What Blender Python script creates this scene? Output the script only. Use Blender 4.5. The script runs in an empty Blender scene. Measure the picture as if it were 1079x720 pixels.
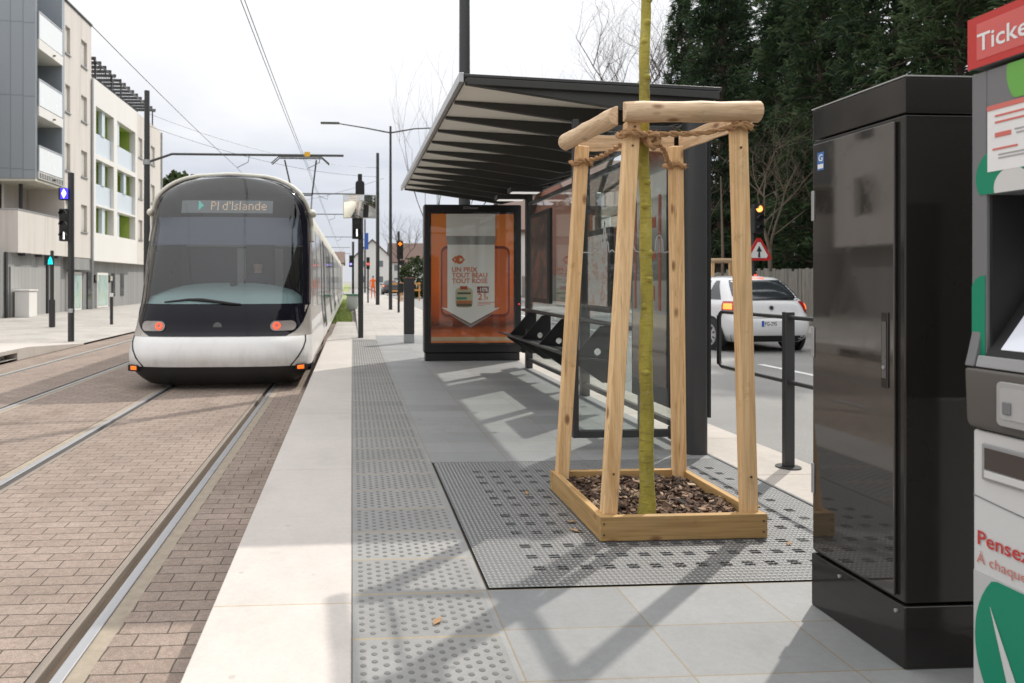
import bpy, bmesh, math, random
import numpy as np
from mathutils import Vector, Matrix, Quaternion
R = math.radians
rnd = random.Random(7)
sc = bpy.context.scene
col = sc.collection

# ------------------------------------------------------------------ camera
cam_d = bpy.data.cameras.new("camera"); cam = bpy.data.objects.new("camera", cam_d); col.objects.link(cam)
cam.location = (0, 0, 1.2)
cam.rotation_euler = (R(90), 0, -math.atan(43 / 740))
cam_d.sensor_width = 36; cam_d.lens = 740 / 1079 * 36
cam_d.shift_x = 125.5 / 1079; cam_d.shift_y = -64 / 1079
cam_d.clip_end = 3000; cam_d.clip_start = 0.05
cam_d.dof.use_dof = True; cam_d.dof.focus_distance = 3.6; cam_d.dof.aperture_fstop = 4.0
sc.camera = cam

# ------------------------------------------------------------------ light
SUN_EL, SUN_AZ = 48, 45
w = bpy.data.worlds.new("World"); sc.world = w; w.use_nodes = True
nt = w.node_tree; N = nt.nodes; L = nt.links
bg = N["Background"]; bg.inputs[1].default_value = 0.12
sky = N.new("ShaderNodeTexSky"); sky.sky_type = 'NISHITA'; sky.sun_disc = False
sky.sun_elevation = R(SUN_EL); sky.sun_rotation = R(SUN_AZ)
tc = N.new("ShaderNodeTexCoord"); sep = N.new("ShaderNodeSeparateXYZ"); L.new(tc.outputs["Generated"], sep.inputs[0])
def wmath(op, a, b=None):
    n = N.new("ShaderNodeMath"); n.operation = op
    for i, v in enumerate((a, b)):
        if v is None: continue
        if hasattr(v, "node"): L.new(v, n.inputs[i])
        else: n.inputs[i].default_value = v
    return n.outputs[0]
zc = wmath('MAXIMUM', sep.outputs[2], 0.0); zz = wmath('ADD', zc, 0.16)
cmb = N.new("ShaderNodeCombineXYZ")
L.new(wmath('DIVIDE', sep.outputs[0], zz), cmb.inputs[0]); L.new(wmath('DIVIDE', sep.outputs[1], zz), cmb.inputs[1])
n1 = N.new("ShaderNodeTexNoise"); n1.inputs["Scale"].default_value = 0.75; n1.inputs["Detail"].default_value = 7; n1.inputs["Roughness"].default_value = 0.52
n1.inputs["Distortion"].default_value = 0.25
L.new(cmb.outputs[0], n1.inputs["Vector"])
hgt = N.new("ShaderNodeMapRange"); hgt.inputs[1].default_value = 0.06; hgt.inputs[2].default_value = 0.34
hgt.inputs[3].default_value = -0.24; hgt.inputs[4].default_value = 0.34
L.new(zc, hgt.inputs[0])
mixv = wmath('ADD', n1.outputs[0], hgt.outputs[0])
cr = N.new("ShaderNodeValToRGB"); L.new(mixv, cr.inputs[0])
e = cr.color_ramp.elements
e[0].position = 0.33; e[0].color = (4.7/12, 4.9/12, 5.45/12, 1)
e[1].position = 0.70; e[1].color = (7.2/12, 7.2/12, 7.25/12, 1)
m = e.new(0.48); m.color = (5.6/12, 5.75/12, 6.15/12, 1)
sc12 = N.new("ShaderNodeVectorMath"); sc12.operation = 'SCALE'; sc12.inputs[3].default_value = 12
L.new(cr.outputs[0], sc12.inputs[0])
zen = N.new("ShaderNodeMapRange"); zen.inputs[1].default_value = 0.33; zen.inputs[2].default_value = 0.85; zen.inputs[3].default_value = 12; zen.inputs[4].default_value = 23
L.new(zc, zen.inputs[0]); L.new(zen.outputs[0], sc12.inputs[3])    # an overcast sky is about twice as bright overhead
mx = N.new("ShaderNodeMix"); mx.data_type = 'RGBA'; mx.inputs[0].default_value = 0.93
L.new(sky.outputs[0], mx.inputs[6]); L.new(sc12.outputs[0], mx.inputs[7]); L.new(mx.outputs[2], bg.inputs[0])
sd = bpy.data.lights.new("sun", 'SUN'); sd.energy = 2.7; sd.angle = R(0.8); sd.color = (1, 0.95, 0.87)
so = bpy.data.objects.new("sun", sd); col.objects.link(so); so.location = (20, 20, 30)
ce = math.cos(R(SUN_EL))
so.rotation_euler = Vector((-ce * math.sin(R(SUN_AZ)), -ce * math.cos(R(SUN_AZ)), -math.sin(R(SUN_EL)))).to_track_quat('-Z', 'Y').to_euler()
sc.view_settings.view_transform = 'Standard'; sc.view_settings.look = 'None'
sc.view_settings.exposure = 0.28; sc.view_settings.gamma = 1; sc.view_settings.use_curve_mapping = False
sc.cycles.max_bounces = 8; sc.cycles.transparent_max_bounces = 24; sc.cycles.use_denoising = True
sc.cycles.sample_clamp_indirect = 6; sc.cycles.caustics_reflective = False; sc.cycles.caustics_refractive = False

# ------------------------------------------------------------------ materials
class Mt:
    """small node-building helper"""
    def __init__(s, name):
        s.m = bpy.data.materials.new(name); s.m.use_nodes = True
        s.t = s.m.node_tree; s.N = s.t.nodes; s.L = s.t.links
        s.b = s.N["Principled BSDF"]; s.out = s.N["Material Output"]; s.tc = None
    def co(s, out="Object"):
        if not s.tc: s.tc = s.N.new("ShaderNodeTexCoord")
        return s.tc.outputs[out]
    def set(s, sock, v):
        if hasattr(v, "node"): s.L.new(v, sock)
        else: sock.default_value = v
    def math(s, op, a, b=None, c=None, clamp=False):
        n = s.N.new("ShaderNodeMath"); n.operation = op; n.use_clamp = clamp
        for i, v in enumerate((a, b, c)):
            if v is not None: s.set(n.inputs[i], v)
        return n.outputs[0]
    def map(s, scale=(1, 1, 1), loc=(0, 0, 0), rot=(0, 0, 0), src=None):
        n = s.N.new("ShaderNodeMapping"); s.L.new(src or s.co(), n.inputs[0])
        n.inputs[1].default_value = loc; n.inputs[2].default_value = rot; n.inputs[3].default_value = scale
        return n.outputs[0]
    def noise(s, scale, detail=4, rough=0.55, vec=None, dist=0):
        n = s.N.new("ShaderNodeTexNoise"); s.L.new(vec or s.co(), n.inputs["Vector"])
        n.inputs["Scale"].default_value = scale; n.inputs["Detail"].default_value = detail
        n.inputs["Roughness"].default_value = rough; n.inputs["Distortion"].default_value = dist
        return n.outputs[0]
    def vor(s, scale, vec=None, out=0):
        n = s.N.new("ShaderNodeTexVoronoi"); s.L.new(vec or s.co(), n.inputs["Vector"]); n.inputs["Scale"].default_value = scale
        return n.outputs[out]
    def ramp(s, fac, stops):
        n = s.N.new("ShaderNodeValToRGB"); s.set(n.inputs[0], fac); el = n.color_ramp.elements
        while len(el) < len(stops): el.new(0.5)
        for k, (p, c) in enumerate(stops):
            el[k].position = p; el[k].color = (*c, 1) if len(c) == 3 else c
        return n.outputs[0]
    def mix(s, fac, a, b, mode='MIX'):
        n = s.N.new("ShaderNodeMix"); n.data_type = 'RGBA'; n.blend_type = mode
        s.set(n.inputs[0], fac)
        for i, v in ((6, a), (7, b)):
            if isinstance(v, tuple) and len(v) == 3: v = (*v, 1)
            s.set(n.inputs[i], v)
        return n.outputs[2]
    def bump(s, h, strength=0.3, dist=0.01, prev=None):
        n = s.N.new("ShaderNodeBump"); s.set(n.inputs["Height"], h); n.inputs["Strength"].default_value = strength
        n.inputs["Distance"].default_value = dist
        if prev is not None: s.L.new(prev, n.inputs["Normal"])
        s.L.new(n.outputs[0], s.b.inputs["Normal"]); return n.outputs[0]
    def base(s, c): s.set(s.b.inputs["Base Color"], (*c, 1) if isinstance(c, tuple) and len(c) == 3 else c)
    def rough(s, v): s.set(s.b.inputs["Roughness"], v)
    def metal(s, v): s.b.inputs["Metallic"].default_value = v

def plain(name, c, rough=0.5, metal=0, var=0.12, scale=6, bump=0.0, bscale=80, spec=0.5, coat=0, stretch=(1, 1, 1)):
    k = Mt(name)
    n = k.noise(scale, 5, 0.6, k.map(stretch))
    k.base(k.mix(n, tuple(x * (1 - var) for x in c), tuple(min(1, x * (1 + var)) for x in c)))
    k.rough(k.math('ADD', k.math('MULTIPLY', k.noise(scale * 2.3), 0.16), max(0.02, rough - 0.08))) if rough > 0.12 else k.rough(rough)
    k.metal(metal); k.b.inputs["Specular IOR Level"].default_value = spec
    if coat: k.b.inputs["Coat Weight"].default_value = coat; k.b.inputs["Coat Roughness"].default_value = 0.04
    if bump: k.bump(k.noise(bscale, 4), bump, 0.005)
    return k.m
def emit(name, c, strength, rough=0.4):
    k = Mt(name); k.base(c); k.b.inputs["Emission Color"].default_value = (*c, 1); k.b.inputs["Emission Strength"].default_value = strength
    k.rough(k.math('ADD', k.math('MULTIPLY', k.noise(30), 0.1), rough)); return k.m
def glass(name, tint=(0.9, 0.95, 0.93), refl=1.0, dirt=0.03, ior=1.5):
    k = Mt(name); k.N.remove(k.b)
    tr = k.N.new("ShaderNodeBsdfTransparent"); tr.inputs[0].default_value = (*tint, 1)
    gl = k.N.new("ShaderNodeBsdfGlossy"); gl.inputs["Roughness"].default_value = 0.01; gl.inputs[0].default_value = (1, 1, 1, 1)
    df = k.N.new("ShaderNodeBsdfDiffuse"); df.inputs[0].default_value = (0.6, 0.6, 0.58, 1)
    fr = k.N.new("ShaderNodeLayerWeight"); fr.inputs[0].default_value = 0.5
    f = k.math('MULTIPLY', k.math('ADD', 0.045, k.math('MULTIPLY', 0.95, k.math('POWER', fr.outputs[1], 4.5))), refl, clamp=True)
    m1 = k.N.new("ShaderNodeMixShader"); k.L.new(f, m1.inputs[0]); k.L.new(tr.outputs[0], m1.inputs[1]); k.L.new(gl.outputs[0], m1.inputs[2])
    m2 = k.N.new("ShaderNodeMixShader"); k.L.new(k.math('MULTIPLY', k.noise(3, 6), dirt), m2.inputs[0])
    k.L.new(m1.outputs[0], m2.inputs[1]); k.L.new(df.outputs[0], m2.inputs[2]); k.L.new(m2.outputs[0], k.out.inputs[0]); return k.m

def tile_mat(name, bw, rh, c1, c2, joint, msize, off=0.0, loc=(0, 0, 0), rough=0.6, rot=0, bstr=0.5, speck=0.1, grime=0.2, lo=0.0, wob=0):
    k = Mt(name); v = k.map(loc=loc, rot=(0, 0, rot))
    if wob:
        nz = k.N.new("ShaderNodeTexNoise"); nz.inputs["Scale"].default_value = 5; nz.inputs["Detail"].default_value = 3; k.L.new(v, nz.inputs["Vector"])
        vm = k.N.new("ShaderNodeVectorMath"); vm.operation = 'MULTIPLY_ADD'; k.L.new(nz.outputs[1], vm.inputs[0]); vm.inputs[1].default_value = (wob, wob, 0); k.L.new(v, vm.inputs[2]); v = vm.outputs[0]
    b = k.N.new("ShaderNodeTexBrick"); k.L.new(v, b.inputs["Vector"]); b.offset = off; b.squash = 1
    b.inputs["Scale"].default_value = 1; b.inputs["Mortar Size"].default_value = msize; b.inputs["Mortar Smooth"].default_value = 0.15
    b.inputs["Brick Width"].default_value = bw; b.inputs["Row Height"].default_value = rh
    b.inputs["Bias"].default_value = 0
    b.inputs["Color1"].default_value = (*c1, 1); b.inputs["Color2"].default_value = (*c2, 1); b.inputs["Mortar"].default_value = (*joint, 1)
    fine = k.noise(170, 3); big = k.noise(0.9, 6, 0.65); mid = k.noise(7, 6, 0.65)
    c = k.mix(1, b.outputs[0], k.ramp(fine, [(0.3, (1 - speck,) * 3), (0.7, (1 + speck,) * 3)]), 'MULTIPLY')
    c = k.mix(1, c, k.ramp(k.math('ADD', k.math('MULTIPLY', big, 0.6), k.math('MULTIPLY', mid, 0.4)), [(0.34, (1 - grime,) * 3), (0.62, (1.04,) * 3)]), 'MULTIPLY')
    sp = k.ramp(k.vor(4.3), [(0.035, (0.72,) * 3), (0.06, (1, 1, 1))]); c = k.mix(0.7, c, sp, 'MULTIPLY')
    st_ = k.ramp(k.noise(1.7, 7, 0.75, k.map((1.3, 0.8, 1), (3.1, 1.7, 0))), [(0.30, (0.80, 0.78, 0.75)), (0.46, (1, 1, 1))]); c = k.mix(min(1, grime * 4), c, st_, 'MULTIPLY')
    c = k.mix(min(1, speck * 5), c, k.ramp(k.noise(38, 3, 0.6), [(0.35, (0.88,) * 3), (0.65, (1.10,) * 3)]), 'MULTIPLY')
    k.base(c); k.rough(k.math('ADD', k.math('MULTIPLY', mid, 0.25), rough - 0.1))
    p = k.bump(b.outputs[1], -bstr, 0.006); k.bump(k.noise(130, 4), 0.12, 0.003, p)
    return k.m

def wood(name, axis, c1=(0.58, 0.34, 0.14), c2=(0.86, 0.60, 0.33), knots=True, grey=0.0):
    k = Mt(name); st = [26, 26, 26]; st[axis] = 1.3
    oi = k.N.new("ShaderNodeObjectInfo")
    sh = k.N.new("ShaderNodeVectorMath"); sh.operation = 'ADD'; k.L.new(k.co(), sh.inputs[0])
    cb = k.N.new("ShaderNodeCombineXYZ"); 
    for i in range(3): k.L.new(k.math('MULTIPLY', oi.outputs["Random"], 7.3 + 3 * i), cb.inputs[i])
    k.L.new(cb.outputs[0], sh.inputs[1])
    v = k.map(tuple(st), src=sh.outputs[0])
    g = k.noise(1.0, 5, 0.6, v, 0.7); f = k.noise(4, 3, 0.6, v)
    c = k.ramp(k.math('ADD', k.math('MULTIPLY', g, 0.75), k.math('MULTIPLY', f, 0.25)), [(0.33, c1), (0.5, tuple((a + 2 * b) / 3 for a, b in zip(c1, c2))), (0.66, c2)])
    b = k.noise(2.2, 5, 0.6, sh.outputs[0])
    c = k.mix(k.ramp(b, [(0.55, (0, 0, 0)), (0.8, (0.5, 0.5, 0.5))]), c, (0.30, 0.24, 0.16))
    if knots:
        s2 = [9, 9, 9]; s2[axis] = 4.2
        vo = k.vor(1.0, k.map(tuple(s2), src=sh.outputs[0]))
        c = k.mix(k.ramp(vo, [(0.07, (0.9,) * 3), (0.17, (0, 0, 0))]), c, (0.20, 0.085, 0.035))
    s3 = [90, 90, 90]; s3[axis] = 1.1
    ck = k.noise(1.0, 3, 0.5, k.map(tuple(s3), src=sh.outputs[0]), 0.3); c = k.mix(k.ramp(ck, [(0.30, (0.75,) * 3), (0.36, (0, 0, 0))]), c, tuple(v * 0.35 for v in c1))
    s4 = [55, 55, 55]; s4[axis] = 0.8
    c = k.mix(k.ramp(k.noise(1.0, 2, 0.5, k.map(tuple(s4), src=sh.outputs[0]), 1.2), [(0.42, (0, 0, 0)), (0.5, (0.32,) * 3), (0.56, (0, 0, 0))]), c, tuple(v * 0.7 for v in c1))
    dk = k.ramp(k.noise(5, 7, 0.75, sh.outputs[0]), [(0.60, (0, 0, 0)), (0.72, (0.55,) * 3)]); c = k.mix(dk, c, tuple(v * 0.42 for v in c1))
    k.base(c); k.rough(0.66); p_ = k.bump(g, 0.25, 0.003); k.bump(ck, 0.3, 0.003, p_); return k.m

M = {}
M['post'] = plain('dark_grey_paint', (0.035, 0.036, 0.037), 0.42, 0.0, 0.2, 4)
M['black'] = plain('black_paint', (0.012, 0.012, 0.013), 0.35)
M['matte_black'] = plain('matte_black', (0.012, 0.012, 0.012), 0.7)
M['steel'] = plain('galvanised_steel', (0.42, 0.43, 0.44), 0.45, 0.7)
M['alu'] = plain('brushed_aluminium', (0.55, 0.56, 0.57), 0.35, 0.8)
M['white_paint'] = plain('white_paint', (0.78, 0.78, 0.77), 0.35)
M['cream'] = plain('cream_panel', (0.62, 0.60, 0.52), 0.5)
M['rubber'] = plain('rubber', (0.02, 0.02, 0.02), 0.8)
M['glass'] = glass('shelter_glass', (0.93, 0.955, 0.945), 0.95, 0.012)
M['glass_small'] = glass('case_glass', (0.97, 0.98, 0.975), 0.55, 0.008)
M['dark_glass'] = plain('dark_window_glass', (0.03, 0.035, 0.04), 0.06, 0, 0.3, 1, spec=0.9)
M['window'] = plain('window_glass', (0.16, 0.18, 0.19), 0.07, 0, 0.35, 0.6, spec=0.8)

# ------------------------------------------------------------------ mesh helpers
class MB:
    def __init__(s): s.v = []; s.f = []; s.m = []
    def add(s, vs, fs, mi=0):
        o = len(s.v); s.v += [tuple(p) for p in vs]; s.f += [tuple(i + o for i in f) for f in fs]; s.m += [mi] * len(fs); return s
    def box(s, x0, x1, y0, y1, z0, z1, mi=0):
        vs = [(x, y, z) for x in (x0, x1) for y in (y0, y1) for z in (z0, z1)]
        return s.add(vs, [(0, 1, 3, 2), (4, 6, 7, 5), (0, 4, 5, 1), (2, 3, 7, 6), (0, 2, 6, 4), (1, 5, 7, 3)], mi)
    def obox(s, c, sx, sy, sz, rot=(0, 0, 0), mi=0):
        from mathutils import Euler
        q = Euler(rot).to_matrix(); c = Vector(c)
        vs = [c + q @ Vector((x * sx / 2, y * sy / 2, z * sz / 2)) for x in (-1, 1) for y in (-1, 1) for z in (-1, 1)]
        return s.add(vs, [(0, 1, 3, 2), (4, 6, 7, 5), (0, 4, 5, 1), (2, 3, 7, 6), (0, 2, 6, 4), (1, 5, 7, 3)], mi)
    def beam(s, a, b, wx, wy, mi=0, up=(0, 1, 0)):
        """square bar from a to b"""
        a, b = Vector(a), Vector(b); d = (b - a).normalized(); u = Vector(up)
        x = u.cross(d)
        if x.length < 1e-4: x = Vector((1, 0, 0))
        x.normalize(); y = d.cross(x)
        vs = []
        for p in (a, b):
            for i, j in ((-1, -1), (1, -1), (1, 1), (-1, 1)): vs.append(p + x * (i * wx / 2) + y * (j * wy / 2))
        return s.add(vs, [(3, 2, 1, 0), (4, 5, 6, 7), (0, 1, 5, 4), (1, 2, 6, 5), (2, 3, 7, 6), (3, 0, 4, 7)], mi)
    def tube(s, pts, rad, seg=10, cap=True, mi=0):
        pts = [Vector(p) for p in pts]; n = len(pts)
        rs = rad if isinstance(rad, (list, tuple)) else [rad] * n
        vs = []; fs = []; ref = None
        for i, p in enumerate(pts):
            d = (pts[min(i + 1, n - 1)] - pts[max(i - 1, 0)])
            d = d.normalized() if d.length > 1e-9 else Vector((0, 0, 1))
            if ref is None:
                ref = Vector((1, 0, 0)) if abs(d.x) < 0.9 else Vector((0, 1, 0))
            x = (ref - d * ref.dot(d)); x = x.normalized() if x.length > 1e-6 else d.orthogonal().normalized()
            ref = x; y = d.cross(x)
            for k in range(seg):
                a = 2 * math.pi * k / seg; vs.append(p + (x * math.cos(a) + y * math.sin(a)) * rs[i])
        for i in range(n - 1):
            for k in range(seg):
                k2 = (k + 1) % seg; fs.append((i * seg + k, i * seg + k2, (i + 1) * seg + k2, (i + 1) * seg + k))
        if cap: fs.append(tuple(reversed(range(seg)))); fs.append(tuple((n - 1) * seg + k for k in range(seg)))
        return s.add(vs, fs, mi)
    def cyl(s, c, r, z0, z1, seg=20, mi=0, r2=None):
        return s.tube([(c[0], c[1], z0), (c[0], c[1], z1)], [r, r if r2 is None else r2], seg, True, mi)
    def prism(s, poly, axis, a, b, mi=0):
        """extrude 2-D polygon along axis: 0 -> (y,z), 1 -> (x,z), 2 -> (x,y)"""
        n = len(poly); vs = []
        for t in (a, b):
            for p, q in poly: vs.append({0: (t, p, q), 1: (p, t, q), 2: (p, q, t)}[axis])
        fs = [tuple(range(n)), tuple(range(2 * n - 1, n - 1, -1))] + [(i, i + n, (i + 1) % n + n, (i + 1) % n) for i in range(n)]
        return s.add(vs, fs, mi)
    def grid(s, rows, mi=0, closed=False):
        nr, nc = len(rows), len(rows[0]); vs = [p for r in rows for p in r]; fs = []
        for i in range(nr - 1):
            for j in range(nc - 1 if not closed else nc):
                j2 = (j + 1) % nc; fs.append((i * nc + j, i * nc + j2, (i + 1) * nc + j2, (i + 1) * nc + j))
        return s.add(vs, fs, mi)
    def disc(s, c, r, nrm, seg=20, mi=0, depth=0.0):
        nrm = Vector(nrm).normalized(); c = Vector(c)
        return s.tube([c - nrm * max(depth, 0.002), c], r, seg, True, mi)
    def build(s, name, mats, parent=None, bevel=0, smooth=30, seg=2, fix=True):
        if not isinstance(mats, (list, tuple)): mats = [mats]
        off = Vector((0, 0, 0))
        if parent is not None:
            r = parent
            while r.parent: r = r.parent
            off = r.location.copy() if r.get('_abs', 1) else off
        elif s.v:
            a = np.array(s.v); off = Vector(((a[:, 0].min() + a[:, 0].max()) / 2, (a[:, 1].min() + a[:, 1].max()) / 2, a[:, 2].min()))
            if name in STRUCT: off = Vector((0, 0, 0))
        me = bpy.data.meshes.new(name)
        me.from_pydata([(p[0] - off.x, p[1] - off.y, p[2] - off.z) for p in s.v], [], s.f)
        for m_ in mats: me.materials.append(m_)
        if any(s.m): me.polygons.foreach_set('material_index', s.m)
        if fix:
            bm = bmesh.new(); bm.from_mesh(me); bmesh.ops.recalc_face_normals(bm, faces=bm.faces); bm.to_mesh(me); bm.free()
        if smooth:
            me.polygons.foreach_set('use_smooth', [True] * len(me.polygons)); me.set_sharp_from_angle(angle=R(smooth))
        me.update()
        o = bpy.data.objects.new(name, me); col.objects.link(o)
        if parent is not None: o.parent = parent
        else: o.location = off
        if bevel:
            b = o.modifiers.new('bevel', 'BEVEL'); b.width = bevel; b.segments = seg; b.limit_method = 'ANGLE'; b.angle_limit = R(40)
            b.harden_normals = True
        return o
STRUCT = set()
def tag(o, label=None, cat=None, group=None, kind=None):
    if label: o['label'] = label
    if cat: o['category'] = cat
    if group: o['group'] = group
    if kind: o['kind'] = kind
    return o
def thing(name, loc, label, cat, group=None):
    o = bpy.data.objects.new(name, None); o.empty_display_size = 0.2; col.objects.link(o); o.location = loc
    return tag(o, label, cat, group)
def copy_tree(o, parent=None):
    c = o.copy(); col.objects.link(c)
    if parent is not None: c.parent = parent; c.matrix_parent_inverse = o.matrix_parent_inverse
    for ch in list(o.children): copy_tree(ch, c)
    return c
def structure(name, mb, mat, **kw):
    STRUCT.add(name); o = mb.build(name, mat, None, **kw); o['kind'] = 'structure'; return o
def text_mesh(txt, size, bold=0.0, width=None, align='LEFT', depth=0.0):
    """the letters as flat faces: vertices (x, y) list and faces"""
    cu = bpy.data.curves.new('lettering', 'FONT'); cu.body = txt; cu.size = size; cu.offset = bold * size; cu.align_x = align; cu.resolution_u = 3
    ob = bpy.data.objects.new('lettering', cu); col.objects.link(ob)
    dg = bpy.context.evaluated_depsgraph_get(); me = bpy.data.meshes.new_from_object(ob.evaluated_get(dg))
    vs = [(v.co.x, v.co.y) for v in me.vertices]; fs = [tuple(p.vertices) for p in me.polygons]
    bpy.data.objects.remove(ob); bpy.data.curves.remove(cu); bpy.data.meshes.remove(me)
    if width and vs:
        x0 = min(v[0] for v in vs); x1 = max(v[0] for v in vs); k = width / (x1 - x0)
        vs = [((v[0] - x0) * k, v[1]) for v in vs]
    return vs, fs
def put_text(mb, txt, size, org, ux, uy, bold=0.0, width=None, align='LEFT', mi=0):
    vs, fs = text_mesh(txt, size, bold, width, align); org, ux, uy = Vector(org), Vector(ux), Vector(uy)
    mb.add([org + ux * x + uy * y for x, y in vs], fs, mi)
def arc(cx, cy, r, a0, a1, n=8): return [(cx + r * math.cos(R(a0 + (a1 - a0) * i / n)), cy + r * math.sin(R(a0 + (a1 - a0) * i / n))) for i in range(n + 1)]
def rrect(x0, x1, y0, y1, r, n=5):
    return arc(x1 - r, y1 - r, r, 0, 90, n) + arc(x0 + r, y1 - r, r, 90, 180, n) + arc(x0 + r, y0 + r, r, 180, 270, n) + arc(x1 - r, y0 + r, r, 270, 360, n)
def seeded(k):
    global rnd
    rnd = random.Random(k)

# ================================================================== SETTING
k = Mt('asphalt'); k.base(k.mix(k.ramp(k.noise(0.5, 5), [(0.35, (0, 0, 0)), (0.65, (1, 1, 1))]), k.ramp(k.noise(220, 2), [(0.35, (0.15, 0.148, 0.143)), (0.65, (0.27, 0.265, 0.255))]), k.ramp(k.noise(220, 2), [(0.35, (0.19, 0.187, 0.18)), (0.65, (0.32, 0.315, 0.305))])))
k.rough(0.85); k.bump(k.noise(150, 3), 0.5, 0.006); M['asphalt'] = k.m
M['ground'] = plain('ground', (0.24, 0.23, 0.215), 0.9, 0, 0.2, 0.4, 0.3)
k = Mt('grass_soil'); k.base(k.ramp(k.noise(3, 6, 0.7), [(0.3, (0.15, 0.20, 0.05)), (0.6, (0.26, 0.33, 0.09)), (0.8, (0.34, 0.34, 0.15))])); k.rough(0.95); k.bump(k.noise(40), 0.8, 0.03); M['grass_soil'] = k.m
M['soil'] = plain('soil', (0.06, 0.05, 0.035), 0.95, 0, 0.35, 2, 0.6, 20)
M['paver'] = tile_mat('grey_paving', 0.513, 0.3115, (0.215, 0.221, 0.222), (0.26, 0.264, 0.262), (0.22, 0.18, 0.125), 0.0032, loc=(-0.5215, -2.6985 + 0.3115 * 20, 0), rough=0.62, speck=0.07, grime=0.16)
M['edge'] = tile_mat('white_platform_stone', 20, 1.87, (0.462, 0.425, 0.393), (0.500, 0.462, 0.428), (0.40, 0.31, 0.21), 0.0035, loc=(10.1, -2.62 + 1.87 * 5, 0), rough=0.75, speck=0.05, grime=0.10)
M['kerbstone'] = tile_mat('kerb_stone', 20, 1.0, (0.46, 0.42, 0.38), (0.52, 0.475, 0.43), (0.3, 0.26, 0.2), 0.006, loc=(10.1, -3.2, 0), rough=0.8, speck=0.06)
M['tactile'] = tile_mat('tactile_slab', 20, 0.333, (0.232, 0.233, 0.228), (0.275, 0.273, 0.264), (0.30, 0.25, 0.17), 0.006, loc=(10.1, -2.685 + 0.333 * 20, 0), rough=0.8, speck=0.06, grime=0.2)
M['pave_far'] = tile_mat('pale_paving', 0.6, 0.4, (0.36, 0.34, 0.315), (0.43, 0.405, 0.375), (0.3, 0.28, 0.25), 0.008, 0.5, rough=0.8)
M['brick_bed'] = tile_mat('track_bed_pavers', 0.205, 0.1, (0.250, 0.193, 0.157), (0.290, 0.229, 0.190), (0.085, 0.066, 0.052), 0.004, 0.43, loc=(0.05, 0.03, 0), rough=0.85, bstr=1.0, speck=0.26, grime=0.28, wob=0.022)
M['grout'] = plain('sandy_grout', (0.29, 0.245, 0.19), 0.9, 0, 0.35, 14, 0.5)
M['rail_head'] = plain('polished_rail', (0.40, 0.40, 0.41), 0.42, 0.6, 0.08, 4, stretch=(8, 0.1, 8))
M['rail_lip'] = plain('worn_rail_lip', (0.22, 0.185, 0.155), 0.6, 0.1, 0.35, 7, stretch=(6, 0.5, 6))
M['rail_groove'] = plain('rusty_groove', (0.085, 0.06, 0.04), 0.8, 0, 0.4, 8, stretch=(5, 0.6, 5))

b = MB(); b.add([(-600, -300, -0.32), (600, -300, -0.32), (600, 1500, -0.32), (-600, 1500, -0.32)], [(0, 1, 2, 3)])
structure('ground', b, M['ground'])

# tracks: pavers stop at the rail zones
RAILS = [(-1.10, 1), (-2.50, -1), (-3.99, 1), (-5.39, -1)]      # inner running edge, side of the head
zones = []
for g, s in RAILS:
    a = [g + s * t for t in (-0.092, 0.125)]; zones.append((min(a), max(a)))
zones.sort()
xs = [-6.1] + [v for z in zones for v in z] + [-0.515]
b = MB(); gr = MB()
for i in range(0, len(xs), 2):
    b.add([(xs[i], -60, -0.26), (xs[i + 1], -60, -0.26), (xs[i + 1], 24, -0.26), (xs[i], 24, -0.26)], [(0, 1, 2, 3)])
    gr.add([(xs[i], 24, -0.262), (xs[i + 1], 24, -0.262), (xs[i + 1], 240, -0.262), (xs[i], 240, -0.262)], [(0, 1, 2, 3)])
structure('track_bed', b, M['brick_bed']); structure('grass_track', gr, M['grass_soil'])
rail_lab = ['platform side rail of the near track with the wide shiny head', 'left hand rail of the near track running under the tram nose',
            'inner rail of the empty far track beside its dark groove', 'outer rail of the far track close to the far platform kerb']
for (g, s), lab in zip(RAILS, rail_lab):
    root = thing('tram_rail', (g, 0, -0.26), 'grooved steel ' + lab, 'rail', 'tram rails set in the paving')
    def bar(nm, t0, t1, z0, z1, mt, bv=0):
        x0, x1 = sorted((g + s * t0, g + s * t1)); MB().box(x0, x1, -60, 240, z0, z1).build(nm, mt, root, bv)
    bar('rail_head', 0.0, 0.050, -0.31, -0.255, M['rail_head'], 0.006)
    bar('groove', -0.05, -0.001, -0.315, -0.292, M['rail_groove'])
    bar('guard_lip', -0.089, -0.051, -0.31, -0.257, M['rail_lip'], 0.008)
    bar('grout_strip', 0.051, 0.124, -0.31, -0.263, M['grout'])

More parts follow.
